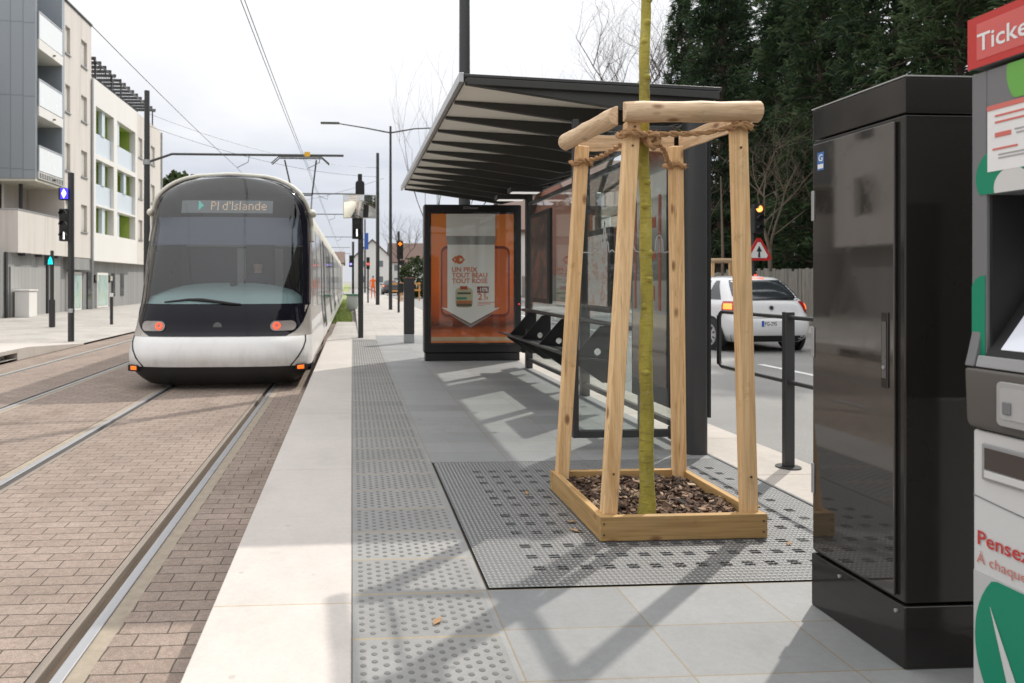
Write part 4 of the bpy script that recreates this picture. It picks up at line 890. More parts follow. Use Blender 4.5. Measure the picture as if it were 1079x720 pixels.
M['wood_x'] = wood('timber_x', 0, (0.30, 0.17, 0.06), (0.52, 0.33, 0.135)); M['wood_y'] = wood('timber_y', 1, (0.30, 0.17, 0.06), (0.52, 0.33, 0.135)); M['wood_z'] = wood('timber_z', 2)
M['log_x'] = wood('log_x', 0, (0.46, 0.30, 0.16), (0.74, 0.55, 0.36)); M['log_y'] = wood('log_y', 1, (0.46, 0.30, 0.16), (0.74, 0.55, 0.36))
PL = thing('tree_planter', (1.53, 3.56, 0), 'square wooden planter edging filled with bark on the metal grate', 'planter')
bx0, bx1, by0, by1 = 1.135, 1.928, 3.155, 3.975
MB().box(bx0, bx1, by0, by0 + 0.035, 0.004, 0.118).build('plank', M['wood_x'], PL, 0.005); MB().box(bx0, bx1, by1 - 0.035, by1, 0.004, 0.114).build('plank', M['wood_x'], PL, 0.005)
MB().box(bx0 + 0.002, bx0 + 0.037, by0 + 0.036, by1 - 0.036, 0.004, 0.116).build('plank', M['wood_y'], PL, 0.005); MB().box(bx1 - 0.037, bx1 - 0.002, by0 + 0.036, by1 - 0.036, 0.004, 0.115).build('plank', M['wood_y'], PL, 0.005)
b = MB().box(bx0 + 0.04, bx1 - 0.04, by0 + 0.038, by1 - 0.038, 0.003, 0.062); b.build('bark_bed', M['soil'], PL)
b = MB()
for i in range(2600):
    x = rnd.uniform(bx0 + 0.05, bx1 - 0.05); y = rnd.uniform(by0 + 0.05, by1 - 0.05); l = rnd.choice((0.018, 0.026, 0.036, 0.05)) * rnd.uniform(0.7, 1.3)
    hmp = 0.012 * math.sin(x * 23) * math.cos(y * 19)
    b.obox((x, y, 0.068 + hmp + rnd.uniform(-0.006, 0.018)), l, l * rnd.uniform(0.25, 0.6), rnd.uniform(0.003, 0.008), (rnd.gauss(0, 0.35), rnd.gauss(0, 0.35), rnd.uniform(0, 6.3)))
k = Mt('bark_chips'); ge = k.N.new("ShaderNodeNewGeometry")
k.base(k.ramp(ge.outputs["Random Per Island"], [(0.0, (0.022, 0.012, 0.008)), (0.45, (0.065, 0.034, 0.02)), (0.7, (0.13, 0.075, 0.045)), (0.88, (0.26, 0.17, 0.11)), (1.0, (0.40, 0.30, 0.21))])); k.rough(0.85)
bk = b.build('bark_mulch', k.m, None, smooth=0, fix=False); tag(bk, 'loose brown bark chips filling the wooden planter', 'bark mulch', None, 'stuff')
# stake guard
SG = thing('tree_guard', (1.53, 3.56, 0), 'pale timber tree guard of four leaning stakes with half round top rails', 'tree guard')
stk = [((1.182, 3.915, 0.03), (1.29, 3.875, 1.955)), ((1.193, 3.222, 0.03), (1.335, 3.285, 1.955)), ((1.874, 3.93, 0.03), (1.815, 3.85, 1.955)), ((1.872, 3.215, 0.03), (1.838, 3.25, 1.955))]
for a, c in stk: MB().beam(a, c, 0.070, 0.055).build('stake', M['wood_z'], SG, 0.007)
def half_log(nm, a, c, r, flat_dir, mt):
    """half round rail: the flat face looks along flat_dir"""
    a, c, fd = Vector(a), Vector(c), Vector(flat_dir).normalized(); d = (c - a).normalized(); up = d.cross(fd).normalized(); rows = []; n = 7
    for i in range(n + 1):
        p = a + (c - a) * i / n; rr = r * (1 + 0.05 * math.sin(i * 2.3 + a.x * 9)); rows.append([p - fd * (rr * math.cos(t) * 1.05) + up * (rr * math.sin(t)) for t in [-math.pi / 2 + math.pi * q / 12 for q in range(13)]])
    m_ = MB(); m_.grid(rows, closed=True); nc = 13
    m_.f.append(tuple(range(nc))); m_.f.append(tuple(n * nc + q for q in range(nc))); m_.m += [0, 0]
    return m_.build(nm, mt, SG, 0.004, smooth=45)
half_log('top_rail', (1.278, 3.255, 1.998), (1.918, 3.218, 1.998), 0.050, (0, 1, 0), M['log_x'])
half_log('top_rail', (1.275, 3.30, 1.992), (1.225, 3.945, 1.992), 0.049, (1, 0, 0), M['log_y'])
half_log('top_rail', (1.90, 3.29, 1.99), (1.87, 3.93, 1.99), 0.047, (-1, 0, 0), M['log_y'])
half_log('top_rail', (1.30, 3.935, 1.985), (1.84, 3.915, 1.985), 0.046, (0, -1, 0), M['log_x'])
b = MB()
for x, y in ((1.4, 3.2), (1.34, 3.2), (1.84, 3.165)): b.disc((x, y - 0.003, 1.99), 0.006, (0, -1, 0), 8)
M['screw'] = plain('rusty_screw', (0.12, 0.09, 0.07), 0.5, 0.5)
for x, y, z in ((1.338, 3.2505, 1.93), (1.326, 3.2505, 1.84), (1.84, 3.2150, 1.93), (1.835, 3.2150, 1.83), (1.215, 3.2005, 0.30), (1.868, 3.186, 0.28)): MB().disc((x, y, z), 0.0055, (0, -1, 0), 10, depth=0.006).build('screw', M['screw'], SG)
for x, z in ((1.152, 0.035), (1.152, 0.085), (1.908, 0.035), (1.908, 0.085)): MB().disc((x, 3.153, z), 0.005, (0, -1, 0), 10, depth=0.004).build('screw', M['screw'], PL)
# rope
M['rope'] = plain('coir_rope', (0.42, 0.245, 0.12), 0.95, 0, 0.35, 60, 0.8, 200)
def rope(nm, pts, r=0.0105, par=None):
    P = [Vector(p) for p in pts]; fine = []
    for i in range(len(P) - 1):
        p0, p1, p2, p3 = P[max(i - 1, 0)], P[i], P[i + 1], P[min(i + 2, len(P) - 1)]
        nseg = max(3, int((p2 - p1).length / 0.012))
        for q in range(nseg):
            t = q / nseg; fine.append(0.5 * ((2 * p1) + (p2 - p0) * t + (2 * p0 - 5 * p1 + 4 * p2 - p3) * t * t + (3 * p1 - p0 - 3 * p2 + p3) * t ** 3))
    fine.append(P[-1]); m_ = MB(); ph = 0
    for st in range(2):
        pts2 = []
        for i, p in enumerate(fine):
            d = (fine[min(i + 1, len(fine) - 1)] - fine[max(i - 1, 0)]).normalized(); x = d.orthogonal().normalized(); x = Vector((-d.y, d.x, 0)); x = x.normalized() if x.length > 1e-4 else Vector((1, 0, 0)); y_ = d.cross(x)
            a = i * 0.75 + st * math.pi; pts2.append(p + (x * math.cos(a) + y_ * math.sin(a)) * r * 0.6 + Vector((rnd.gauss(0, 1), rnd.gauss(0, 1), rnd.gauss(0, 1))) * 0.0012)
        m_.tube(pts2, r * 0.75, 6)
    for i in range(0, len(fine), 1):     # loose fibres
        for q in range(4):
            p = fine[i] + Vector((rnd.gauss(0, 1), rnd.gauss(0, 1), rnd.gauss(0, 1))) * r * 0.8; d = Vector((rnd.gauss(0, 1), rnd.gauss(0, 1), rnd.gauss(0, 1))) * 0.015; m_.add([p, p + d, p + d * 0.5 + Vector((0.001, 0, 0.0012))], [(0, 1, 2)])
    return m_.build(nm, M['rope'], par, smooth=60, fix=False)
RP = thing('rope', (1.5, 3.5, 1.8), 'twisted brown coir rope tying the young tree to the four stakes', 'rope')
def loop(cx, cy, z, rx, ry, n=10, turns=1.0, a0=0): return [(cx + rx * math.cos(R(a0) + 2 * math.pi * turns * i / (n * turns)), cy + ry * math.sin(R(a0) + 2 * math.pi * i / n), z + 0.012 * math.sin(i * 1.7)) for i in range(int(n * turns) + 1)]
TXc, TYc = 1.425, 3.35
rope('rope_strand', loop(1.325, 3.28, 1.895, 0.060, 0.048, 10, 1.2, 200) + [(1.37, 3.23, 1.89), (TXc, TYc - 0.05, 1.885)] + loop(TXc, TYc, 1.885, 0.05, 0.05, 8, 1.0, 270) + [(1.5, 3.27, 1.90), (1.66, 3.24, 1.90), (1.78, 3.215, 1.925)] + loop(1.84, 3.245, 1.93, 0.056, 0.046, 10, 1.3, 200), par=RP)
rope('rope_strand', loop(1.285, 3.88, 1.86, 0.056, 0.044, 10, 1.2, 220) + [(1.33, 3.70, 1.865), (1.36, 3.45, 1.89), (TXc, TYc - 0.055, 1.91)] + loop(TXc, TYc, 1.90, 0.052, 0.052, 8, 0.6, 280) + [(1.55, 3.45, 1.875), (1.68, 3.66, 1.845), (1.77, 3.81, 1.835)] + loop(1.815, 3.86, 1.845, 0.055, 0.045, 10, 1.2, 210), par=RP)
rope('rope_knot', [(TXc - 0.03, TYc - 0.075, 1.86), (TXc + 0.02, TYc - 0.085, 1.90), (TXc + 0.035, TYc - 0.07, 1.86), (TXc - 0.01, TYc - 0.09, 1.84), (TXc - 0.035, TYc - 0.07, 1.90)], 0.015, RP)
# young tree
k = Mt('mossy_bark'); n = k.noise(5, 6, 0.65, k.map((1, 1, 0.5))); f = k.noise(60, 4, 0.7, k.map((1, 1, 2.2)))
k.base(k.mix(k.math('MULTIPLY', f, 0.75), k.ramp(n, [(0.32, (0.22, 0.19, 0.03)), (0.5, (0.44, 0.385, 0.055)), (0.68, (0.62, 0.55, 0.13))]), (0.16, 0.12, 0.04))); 
mo_c = k.N['Color Ramp'].outputs[0]
band = k.noise(1.0, 4, 0.6, k.map((14, 14, 95)), 0.4); blot = k.noise(26, 5, 0.7)
c_ = k.mix(k.ramp(band, [(0.56, (0, 0, 0)), (0.68, (0.42,) * 3)]), k.mix(k.math('MULTIPLY', f, 0.6), mo_c, (0.17, 0.125, 0.04)), (0.11, 0.075, 0.03))
c_ = k.mix(k.ramp(blot, [(0.58, (0, 0, 0)), (0.70, (0.7,) * 3)]), c_, (0.40, 0.37, 0.19)); k.base(c_)
k.rough(0.85); p_ = k.bump(f, 0.7, 0.006); k.bump(band, 0.6, 0.006, p_); M['mossy'] = k.m
YT = thing('young_tree', (1.40, 3.27, 0.06), 'slim young tree with a mossy yellow green trunk tied inside the timber guard', 'tree')
path = [(1.392, 3.268, 0.05), (1.398, 3.27, 0.16), (1.408, 3.285, 0.5), (1.414, 3.30, 0.9), (1.418, 3.33, 1.5), (1.425, 3.35, 1.9), (1.432, 3.37, 2.4), (1.436, 3.38, 3.2), (1.43, 3.4, 4.2)]
pts = []; rad = []
for i in range(len(path) - 1):
    for q in range(14):
        t = q / 14; p = Vector(path[i]).lerp(Vector(path[i + 1]), t); z = p.z; p = p + Vector((0.006 * math.sin(z * 5.1 + 1) + 0.003 * math.sin(z * 13), 0.005 * math.cos(z * 4.3), 0)); pts.append(p)
        base = 0.0345 - 0.0045 * z + 0.012 * math.exp(-(z - 0.05) / 0.09); rad.append(base * (1 + 0.05 * math.sin(z * 21) * math.sin(z * 7.7) + rnd.uniform(-0.02, 0.02)))
m_ = MB(); m_.tube(pts, rad, 16)
for z, a in ((0.75, 250), (1.05, 215), (1.34, 300), (1.55, 240), (1.66, 285), (1.78, 230), (2.02, 260), (2.2, 290), (2.36, 235), (2.48, 270), (1.2, 280), (2.6, 300), (2.75, 225)):
    i = min(range(len(pts)), key=lambda q: abs(pts[q].z - z)); d = Vector((math.cos(R(a)), math.sin(R(a)), 0.25)); p = pts[i] + d * rad[i] * 0.8; m_.tube([p, p + d * 0.008, p + d * 0.014], [0.019, 0.015, 0.005], 8)
m_.build('trunk', M['mossy'], YT, smooth=60)
m_ = MB()
for z, a, l in ((2.95, 20, 0.7), (3.1, 140, 0.8), (3.3, 260, 0.75), (3.5, 80, 0.8), (3.7, 200, 0.7), (3.9, 320, 0.6), (4.0, 110, 0.6)):
    p = Vector((1.434, 3.39, z)); d = Vector((math.cos(R(a)) * 0.7, math.sin(R(a)) * 0.7, 0.8)); m_.tube([p, p + d * l * 0.5, p + d * l + Vector((0, 0, 0.2))], [0.014, 0.01, 0.004], 6)
m_.build('branches', M['mossy'], YT)

# ================================================================== STREET FURNITURE ON THE PLATFORM
# dark cabinet
M['cab_paint'] = plain('dark_brown_gloss', (0.034, 0.030, 0.026), 0.04, 0, 0.15, 1.5, spec=0.5); M['cab_paint'].node_tree.nodes['Principled BSDF'].inputs['IOR'].default_value = 1.95
M['cab_side'] = plain('dark_brown_side', (0.018, 0.0165, 0.015), 0.12, 0, 0.15, 1.5)
CB = thing('equipment_cabinet', (2.0, 2.28, 0), 'tall glossy dark brown metal cabinet standing on the platform paving', 'cabinet')
cx0, cx1, cy0, cy1 = 1.70, 2.27, 2.07, 2.505
MB().box(cx0 + 0.006, cx1, cy0 + 0.004, cy1, 0.2, 1.715).build('cabinet_body', M['cab_side'], CB, 0.006)
MB().box(cx0, cx1 + 0.006, cy0 - 0.002, cy1 + 0.006, 0.0, 0.194).build('plinth', M['cab_side'], CB, 0.006)
MB().box(cx0 + 0.003, cx1 + 0.003, cy0 + 0.001, cy1 + 0.003, 1.718, 1.83).build('top_cap', M['cab_side'], CB, 0.005)
MB().box(cx0 + 0.001, cx1 + 0.005, cy0 - 0.001, cy1 + 0.005, 1.831, 1.835).build('cap_edge', plain('pale_edge', (0.4, 0.4, 0.39), 0.4), CB)
dr = MB().box(cx0 - 0.006, cx0 + 0.004, cy0 + 0.035, cy1 - 0.012, 0.215, 1.70).build('door', M['cab_paint'], CB, 0.003)
MB().box(cx0 - 0.011, cx0 - 0.0065, cy0 + 0.055, cy0 + 0.083, 0.86, 1.10).build('handle', M['cab_side'], dr, 0.003)
MB().box(cx0 - 0.0125, cx0 - 0.0112, cy0 + 0.06, cy0 + 0.078, 0.89, 1.07).build('handle_plate', plain('handle_grey', (0.10, 0.095, 0.09), 0.3), dr, 0.001)
b = MB(); b.tube([(cx0 - 0.016, cy0 + 0.068, 0.925), (cx0 - 0.0126, cy0 + 0.068, 0.925)], 0.006, 10); b.build('lock', M['steel'], dr)
for z in (0.42, 0.92, 1.42): MB().box(cx0 - 0.010, cx0 - 0.0065, cy1 - 0.024, cy1 - 0.008, z, z + 0.11).build('hinge', M['steel'], dr, 0.003)
st = MB().box(cx0 - 0.0075, cx0 - 0.0065, cy1 - 0.075, cy1 - 0.04, 1.60, 1.665).build('sticker', plain('sticker_blue', (0.05, 0.16, 0.42), 0.4), CB)
b = MB(); put_text(b, 'G', 0.034, (cx0 - 0.0082, cy1 - 0.046, 1.633), (0, -1, 0), (0, 0, 1), 0.02); b.box(cx0 - 0.0082, cx0 - 0.0076, cy1 - 0.072, cy1 - 0.043, 1.606, 1.622); b.build('sticker_mark', M['white_paint'], st, smooth=0)
for y in (cy0 + 0.03, cy1 - 0.15): MB().tube([(cx0 - 0.006, y, 0.17), (cx0, y, 0.17)], 0.006, 8).build('bolt', M['steel'], CB)
MB().cyl((1.95, 2.25), 0.015, 1.836, 1.85, 10).build('lifting_eye', M['steel'], CB)

for key in ('cab_paint', 'cab_side'):     # wiped dust and hand marks change the gloss
    mt_ = M[key]; nt2 = mt_.node_tree; bs = nt2.nodes['Principled BSDF']; tcn = nt2.nodes.new('ShaderNodeTexCoord'); nz = nt2.nodes.new('ShaderNodeTexNoise'); nz.inputs['Scale'].default_value = 4; nz.inputs['Detail'].default_value = 8; nz.inputs['Roughness'].default_value = 0.7
    nt2.links.new(tcn.outputs['Object'], nz.inputs['Vector']); mr = nt2.nodes.new('ShaderNodeMapRange'); mr.inputs[1].default_value = 0.5; mr.inputs[2].default_value = 0.75; mr.inputs[3].default_value = 0.035 if key == 'cab_paint' else 0.10; mr.inputs[4].default_value = 0.16 if key == 'cab_paint' else 0.26
    nt2.links.new(nz.outputs[0], mr.inputs[0]); nt2.links.new(mr.outputs[0], bs.inputs['Roughness'])
# ticket machine
TM = thing('ticket_machine', (1.95, 1.60, 0), 'white and grey ticket machine with red header and green circles beside the dark cabinet', 'ticket machine')
mx = 1.70; my1 = 1.835; my0 = 1.13
M['tm_grey'] = plain('machine_grey', (0.17, 0.17, 0.175), 0.45, 0, 0.08, 2); M['tm_white'] = plain('machine_white', (0.62, 0.615, 0.60), 0.4, 0, 0.05, 2)
M['tm_green'] = plain('machine_green', (0.0, 0.23, 0.125), 0.4, 0, 0.05, 2); M['tm_lime'] = plain('machine_lime', (0.14, 0.40, 0.07), 0.4, 0, 0.05, 2); M['tm_red'] = plain('machine_red', (0.52, 0.035, 0.03), 0.4, 0, 0.06, 2)
MB().box(mx + 0.003, 2.25, my0, my1, 0.0, 0.795).build('lower_body', M['tm_white'], TM, 0.008)
ub = MB().box(mx, 2.25, my1 - 0.045, my1, 0.80, 1.765).box(mx, 2.25, my0, my0 + 0.045, 0.80, 1.765).box(mx, 2.25, my0 + 0.045, my1 - 0.045, 1.43, 1.765).build('upper_body', M['tm_grey'], TM, 0.004)
MB().box(1.93, 2.25, my0 + 0.046, my1 - 0.046, 0.80, 1.428).build('niche', M['matte_black'], TM)
MB().box(mx + 0.01, 1.929, my1 - 0.052, my1 - 0.0455, 0.98, 1.428).build('niche_side', M['matte_black'], TM)
hd = MB().prism(rrect(my0, my1, 1.775, 1.915, 0.01), 0, mx - 0.01, 2.24).build('header_sign', M['tm_grey'], TM, 0.004)
MB().box(mx - 0.0125, mx - 0.0105, my0 + 0.001, my1 - 0.001, 1.776, 1.914).build('header_plate', M['tm_red'], hd)
MB().box(mx - 0.0135, mx - 0.0128, my0 + 0.03, my1 - 0.03, 1.795, 1.893).build('header_face', plain('header_pale_red', (0.62, 0.12, 0.11), 0.4), hd)
b = MB(); put_text(b, 'Tickets', 0.066, (mx - 0.0145, my1 - 0.032, 1.818), (0, -1, 0), (0, 0, 1), 0.012); b.build('header_lettering', M['white_paint'], hd, smooth=0)
nt_ = MB().box(mx - 0.0035, mx - 0.0005, my0 + 0.15, my1 - 0.052, 1.49, 1.665).build('notice', M['white_paint'], TM)
b = MB().box(mx - 0.005, mx - 0.0037, my0 + 0.15, my1 - 0.052, 1.652, 1.665); 
for z, y0, wd in ((1.632, 0.075, 0.11), (1.615, 0.075, 0.15), (1.578, 0.075, 0.045), (1.545, 0.068, 0.07), (1.545, 0.21, 0.07)): b.box(mx - 0.005, mx - 0.0037, my1 - y0 - wd, my1 - y0, z, z + (0.005 if z != 1.578 else 0.012))
b.build('notice_print', plain('notice_red', (0.62, 0.16, 0.13), 0.5), nt_, smooth=0)
b = MB()
for z, y0, wd in ((1.588, 0.13, 0.25), (1.578, 0.135, 0.2), (1.53, 0.085, 0.09), (1.521, 0.085, 0.07), (1.53, 0.215, 0.09), (1.521, 0.215, 0.08)): b.box(mx - 0.005, mx - 0.0037, my1 - y0 - wd, my1 - y0, z, z + 0.0035)
b.build('notice_lines', plain('notice_grey', (0.35, 0.35, 0.35), 0.5), nt_, smooth=0)
def side_disc(nm, y, z, r, mt, o, clip=None, ry=None, zmin=None, zmax=None):
    pts = [(y + (ry or r) * math.cos(2 * math.pi * i / 48), z + r * math.sin(2 * math.pi * i / 48)) for i in range(48)]
    pts = [(max(my0 + 0.005, min(my1 - 0.004, p)), q) for p, q in pts]
    if zmin is not None: pts = [(p, max(zmin, q)) for p, q in pts]
    if zmax is not None: pts = [(p, min(zmax, q)) for p, q in pts]
    return MB().prism(pts, 0, mx - o, mx - o + 0.0008).build(nm, mt, TM, smooth=0)
side_disc('green_circle', 1.735, 1.475, 0.085, M['tm_green'], 0.002, zmin=1.432); side_disc('white_circle', 1.715, 1.445, 0.05, M['tm_white'], 0.003, zmin=1.432)
side_disc('lime_circle', 1.60, 1.74, 0.13, M['tm_lime'], 0.002, zmin=1.67, zmax=1.763)
side_disc('green_circle', 1.77, 1.14, 0.11, M['tm_green'], 0.002, zmin=0.98) if False else MB().prism([(my1 - 0.043, 1.215), (my1 - 0.03, 1.213), (my1 - 0.015, 1.205), (my1 - 0.003, 1.185), (my1 - 0.003, 0.985), (my1 - 0.043, 0.985)], 0, mx - 0.002, mx - 0.001).build('green_circle', M['tm_green'], TM, smooth=0)
# console that leans out, with the sloping screen
MB().prism([(1.682, 0.82), (1.676, 0.965), (1.93, 0.965), (1.93, 0.80), (1.69, 0.80)], 1, my0 + 0.02, my1 + 0.0).build('console', plain('console_taupe', (0.105, 0.095, 0.085), 0.5), TM, 0.01)
MB().prism([(1.676, 0.968), (1.684, 1.0), (1.70, 1.07), (1.71, 0.968)], 1, my1 - 0.03, my1 - 0.002).build('console_cheek', M['tm_grey'], TM, 0.004)
MB().prism([(1.679, 0.968), (1.687, 1.0), (1.72, 0.995), (1.72, 0.968)], 1, my0 + 0.02, my1 - 0.032).build('console_lip', plain('lip_grey', (0.30, 0.30, 0.305), 0.4), TM, 0.004)
MB().prism([(1.690, 0.998), (1.888, 1.27), (1.908, 1.26), (1.715, 0.99)], 1, my0 + 0.06, my1 - 0.05).build('screen_bezel', M['matte_black'], TM)
scn = MB().prism([(1.702, 1.019), (1.870, 1.25), (1.875, 1.247), (1.707, 1.016)], 1, my0 + 0.10, my1 - 0.085).build('screen', emit('screen_pale', (0.62, 0.64, 0.70), 0.22, 0.12), TM)
cs = MB().prism(rrect(my0 + 0.3, my1 - 0.105, 0.825, 0.94, 0.014), 0, 1.669, 1.69).build('card_panel', plain('card_panel_grey', (0.36, 0.355, 0.345), 0.4), TM, 0.003)
MB().prism(rrect(my0 + 0.32, my1 - 0.118, 0.845, 0.925, 0.01), 0, 1.667, 1.6695).build('card_slot', plain('slot_grey', (0.42, 0.41, 0.40), 0.4), cs)
MB().box(1.662, 1.667, my1 - 0.15, my1 - 0.128, 0.858, 0.89).build('card_guide', M['tm_grey'], cs, 0.003)
tr_ = MB().box(mx - 0.004, mx + 0.002, my0 + 0.12, my1 - 0.035, 0.665, 0.762).build('tray_frame', M['steel'], TM, 0.002)
MB().box(mx - 0.006, mx - 0.0042, my0 + 0.13, my1 - 0.045, 0.695, 0.752).build('tray_flap', plain('smoked_flap', (0.06, 0.05, 0.045), 0.1), tr_); MB().box(mx - 0.008, mx - 0.0042, my0 + 0.13, my1 - 0.045, 0.672, 0.692).build('tray_lip', M['tm_white'], tr_, 0.002)
b = MB(); b.tube([(mx + 0.002, my1 - 0.004 - 0.6 * i / 14, 0.615 - 0.03 * math.sin(math.pi * min(1, i / 9) / 2)) for i in range(15)], 0.0018, 6); b.build('panel_seam', M['tm_grey'], TM)
b = MB(); put_text(b, 'Pensez', 0.054, (mx - 0.0005, my1 - 0.016, 0.485), (0, -1, 0), (0, 0, 1), 0.012); b.build('lower_lettering', M['tm_red'], TM, smooth=0)
b = MB(); put_text(b, '\u00c0 chaque trajet', 0.038, (mx - 0.0005, my1 - 0.016, 0.435), (0, -1, 0), (0, 0, 1), 0.0); b.build('lower_lettering', plain('print_salmon', (0.55, 0.16, 0.12), 0.5), TM, smooth=0)
MB().box(mx + 0.0005, mx + 0.0022, my0 + 0.004, my1 - 0.006, 0.01, 0.41).build('lower_band', plain('band_grey', (0.50, 0.50, 0.49), 0.4), TM)
side_disc('green_circle', 1.655, 0.24, 0.225, M['tm_green'], 0.0015, ry=0.168, zmin=0.02, zmax=0.405)
MB().prism([(1.775, 0.33), (1.70, 0.06), (1.655, 0.06)], 0, mx - 0.0045, mx - 0.003).build('white_needle', M['tm_white'], TM, smooth=0)

# guard rail by the kerb
GR = thing('guard_rail', (2.80, 4.3, 0), 'dark steel guard rail with rounded end standing on the kerb stone', 'guard rail')
for y in (2.55, 4.36):
    MB().box(2.768, 2.832, y - 0.02, y + 0.02, 0.006, 1.0).build('rail_post', M['post'], GR, 0.005); MB().cyl((2.80, y), 0.075, 0.0, 0.008, 20).build('base_plate', M['post'], GR)
b = MB(); pts = [(2.80, 2.3, 0.965)] + [(2.80, y, z) for y, z in [(5.16, 0.965)] + [(5.16 + 0.05 * math.sin(R(a)), 0.915 + 0.05 * math.cos(R(a))) for a in (20, 45, 70, 90)] + [(5.21, 0.60)] + [(5.16 + 0.05 * math.cos(R(a)), 0.60 - 0.05 * math.sin(R(a))) for a in (20, 45, 70, 90)]] + [(2.80, 2.3, 0.55)]
b.tube(pts, 0.014, 10); b.build('rail_frame', M['post'], GR, smooth=60)
MB().box(2.785, 2.815, 5.205, 5.23, 0.56, 0.94).build('end_plate', M['post'], GR, 0.01)

# totem, mirror and signal posts
TT = thing('platform_totem', (1.10, 13.55, 0), 'slim dark grey slab post with a pale foot left of the advert panel', 'totem')
MB().box(1.0, 1.2, 13.48, 13.62, 0.17, 1.24).build('totem_body', M['post'], TT, 0.012); MB().box(1.002, 1.198, 13.482, 13.618, 0.0, 0.168).build('foot', M['steel'], TT, 0.006); MB().box(0.995, 1.205, 13.475, 13.625, 1.242, 1.262).build('cap', plain('cap_dull_red', (0.16, 0.05, 0.04), 0.5), TT, 0.005)
def signal_head(par, x, y, z0, n, lit, mt_on, w_=0.2, side=None):
    """black signal box facing the camera, n lamps from top"""
    h = n * 0.25; hd_ = MB().box(x - w_ / 2, x + w_ / 2, y - 0.1, y + 0.06, z0, z0 + h).build('signal_head', M['matte_black'], par, 0.015)
    for i in range(n):
        zc = z0 + h - 0.125 - i * 0.25
        MB().disc((x, y - 0.103, zc), 0.08, (0, -1, 0), 18, depth=0.004).build('lens', M['black'] if i != lit else M['matte_black'], hd_, smooth=30)
        v_ = MB(); v_.grid([[(x + 0.088 * math.cos(R(a)), yy, zc + 0.088 * math.sin(R(a))) for a in range(0, 181, 20)] for yy in (y - 0.1, y - 0.22)]); v_.build('visor', M['matte_black'], hd_, fix=False)
    return hd_
sig_white = emit('signal_white', (1.0, 1.0, 1.0), 1.1)
MP = thing('signal_post', (0.18, 14.8, 0), 'platform end post carrying a tram signal and a traffic mirror', 'signal')
b = MB().cyl((0.18, 14.83), 0.055, 0, 3.28, 16); b.build('pole', plain('pole_grey', (0.10, 0.10, 0.105), 0.45), MP)
MB().box(0.13, 0.235, 14.76, 14.775, 0.0, 2.0).build('pole_cover', M['post'], MP, 0.004)
h_ = MB().prism(rrect(0.07, 0.26, 2.93, 3.30, 0.07), 1, 14.70, 14.86).build('rear_signal', M['matte_black'], MP, 0.02); MB().box(0.12, 0.21, 14.72, 14.84, 3.29, 3.44).build('antenna_box', M['matte_black'], h_, 0.01)
h_ = signal_head(MP, 0.10, 14.80, 2.08, 2, 1, None); MB().box(0.085, 0.115, 14.69, 14.696, 2.13, 2.28).build('lit_bar', sig_white, h_)
M['mirror'] = Mt('mirror_silver'); kk = M['mirror']; kk.base((0.8, 0.8, 0.78)); kk.metal(1); kk.rough(kk.math('MULTIPLY', kk.noise(3), 0.05)); M['mirror'] = kk.m
rows = []
for i in range(15):
    v = -1 + 2 * i / 14; rows.append([(0.16 + 0.33 * u, 14.60 + 0.07 * (u * u + 0.2 * v * v) - 0.03 * v, 2.75 + 0.23 * v + 0.05 * 0) for u in [-1 + 2 * j / 18 for j in range(19)]])
tm = thing('traffic_mirror', (0.16, 14.7, 2.5), 'convex rectangular traffic mirror fixed on the signal post above the platform end', 'mirror')
mb_ = MB().grid(rows); mb_.build('mirror_glass', M['mirror'], tm, smooth=80, fix=False)
rows2 = [[(p[0], p[1] + 0.03, p[2]) for p in r] for r in rows]; rows2 = [[(0.16 + (p[0] - 0.16) * 1.05, p[1], 2.75 + (p[2] - 2.75) * 1.06) for p in r] for r in rows2]; MB().grid(rows2).build('mirror_back', M['cream'], tm, smooth=80)
MB().tube([(0.16, 14.62, 2.75), (0.18, 14.83, 2.75)], 0.03, 10).build('mirror_arm', M['steel'], tm)
sp = MB().box(0.26, 0.275, 14.72, 15.1, 1.85, 2.22).build('blue_plate', plain('sign_blue', (0.03, 0.12, 0.55), 0.4), MP); MB().box(0.26, 0.34, 14.715, 14.725, 1.86, 2.2).build('plate_edge', plain('plate_blue', (0.05, 0.14, 0.5), 0.4), sp)

def pole_thing(nm, x, y, z0, z1, r, label, cat, r2=None, mt=None):
    t_ = thing(nm, (x, y, z0), label, cat); MB().cyl((x, y), r, z0, z1, 14, r2=r2 if r2 else r).build('pole', mt or M['post'], t_, smooth=60); return t_
LS = pole_thing('tram_signal', -6.56, 16.83, -0.22, 3.72, 0.07, 'dark post at the far platform ramp with a lit blue diamond and white bar signal', 'signal')
blu = emit('signal_blue', (0.05, 0.04, 0.9), 1.0)
h_ = MB().box(-6.80, -6.63, 16.70, 16.86, 3.08, 3.36).build('signal_head', M['matte_black'], LS, 0.012); MB().box(-6.735, -6.575, 16.66, 16.694, 3.10, 3.34).build('blue_panel', blu, h_); MB().prism([(-6.655, 3.33), (-6.60, 3.22), (-6.655, 3.11), (-6.71, 3.22)], 1, 16.65, 16.658).build('lit_diamond', sig_white, h_)
h_ = signal_head(LS, -6.66, 16.78, 2.12, 3, 2, None, 0.24); MB().box(-6.675, -6.645, 16.66, 16.668, 2.16, 2.33).build('lit_bar', sig_white, h_); MB().box(-6.6, -6.5, 16.75, 16.9, 0.45, 0.55).build('clamp', M['steel'], LS, 0.01)
SS = pole_thing('pedestrian_signal', -9.14, 22.0, -0.22, 1.9, 0.055, 'short dark pedestrian signal post with a teal light before the grey garage', 'signal')
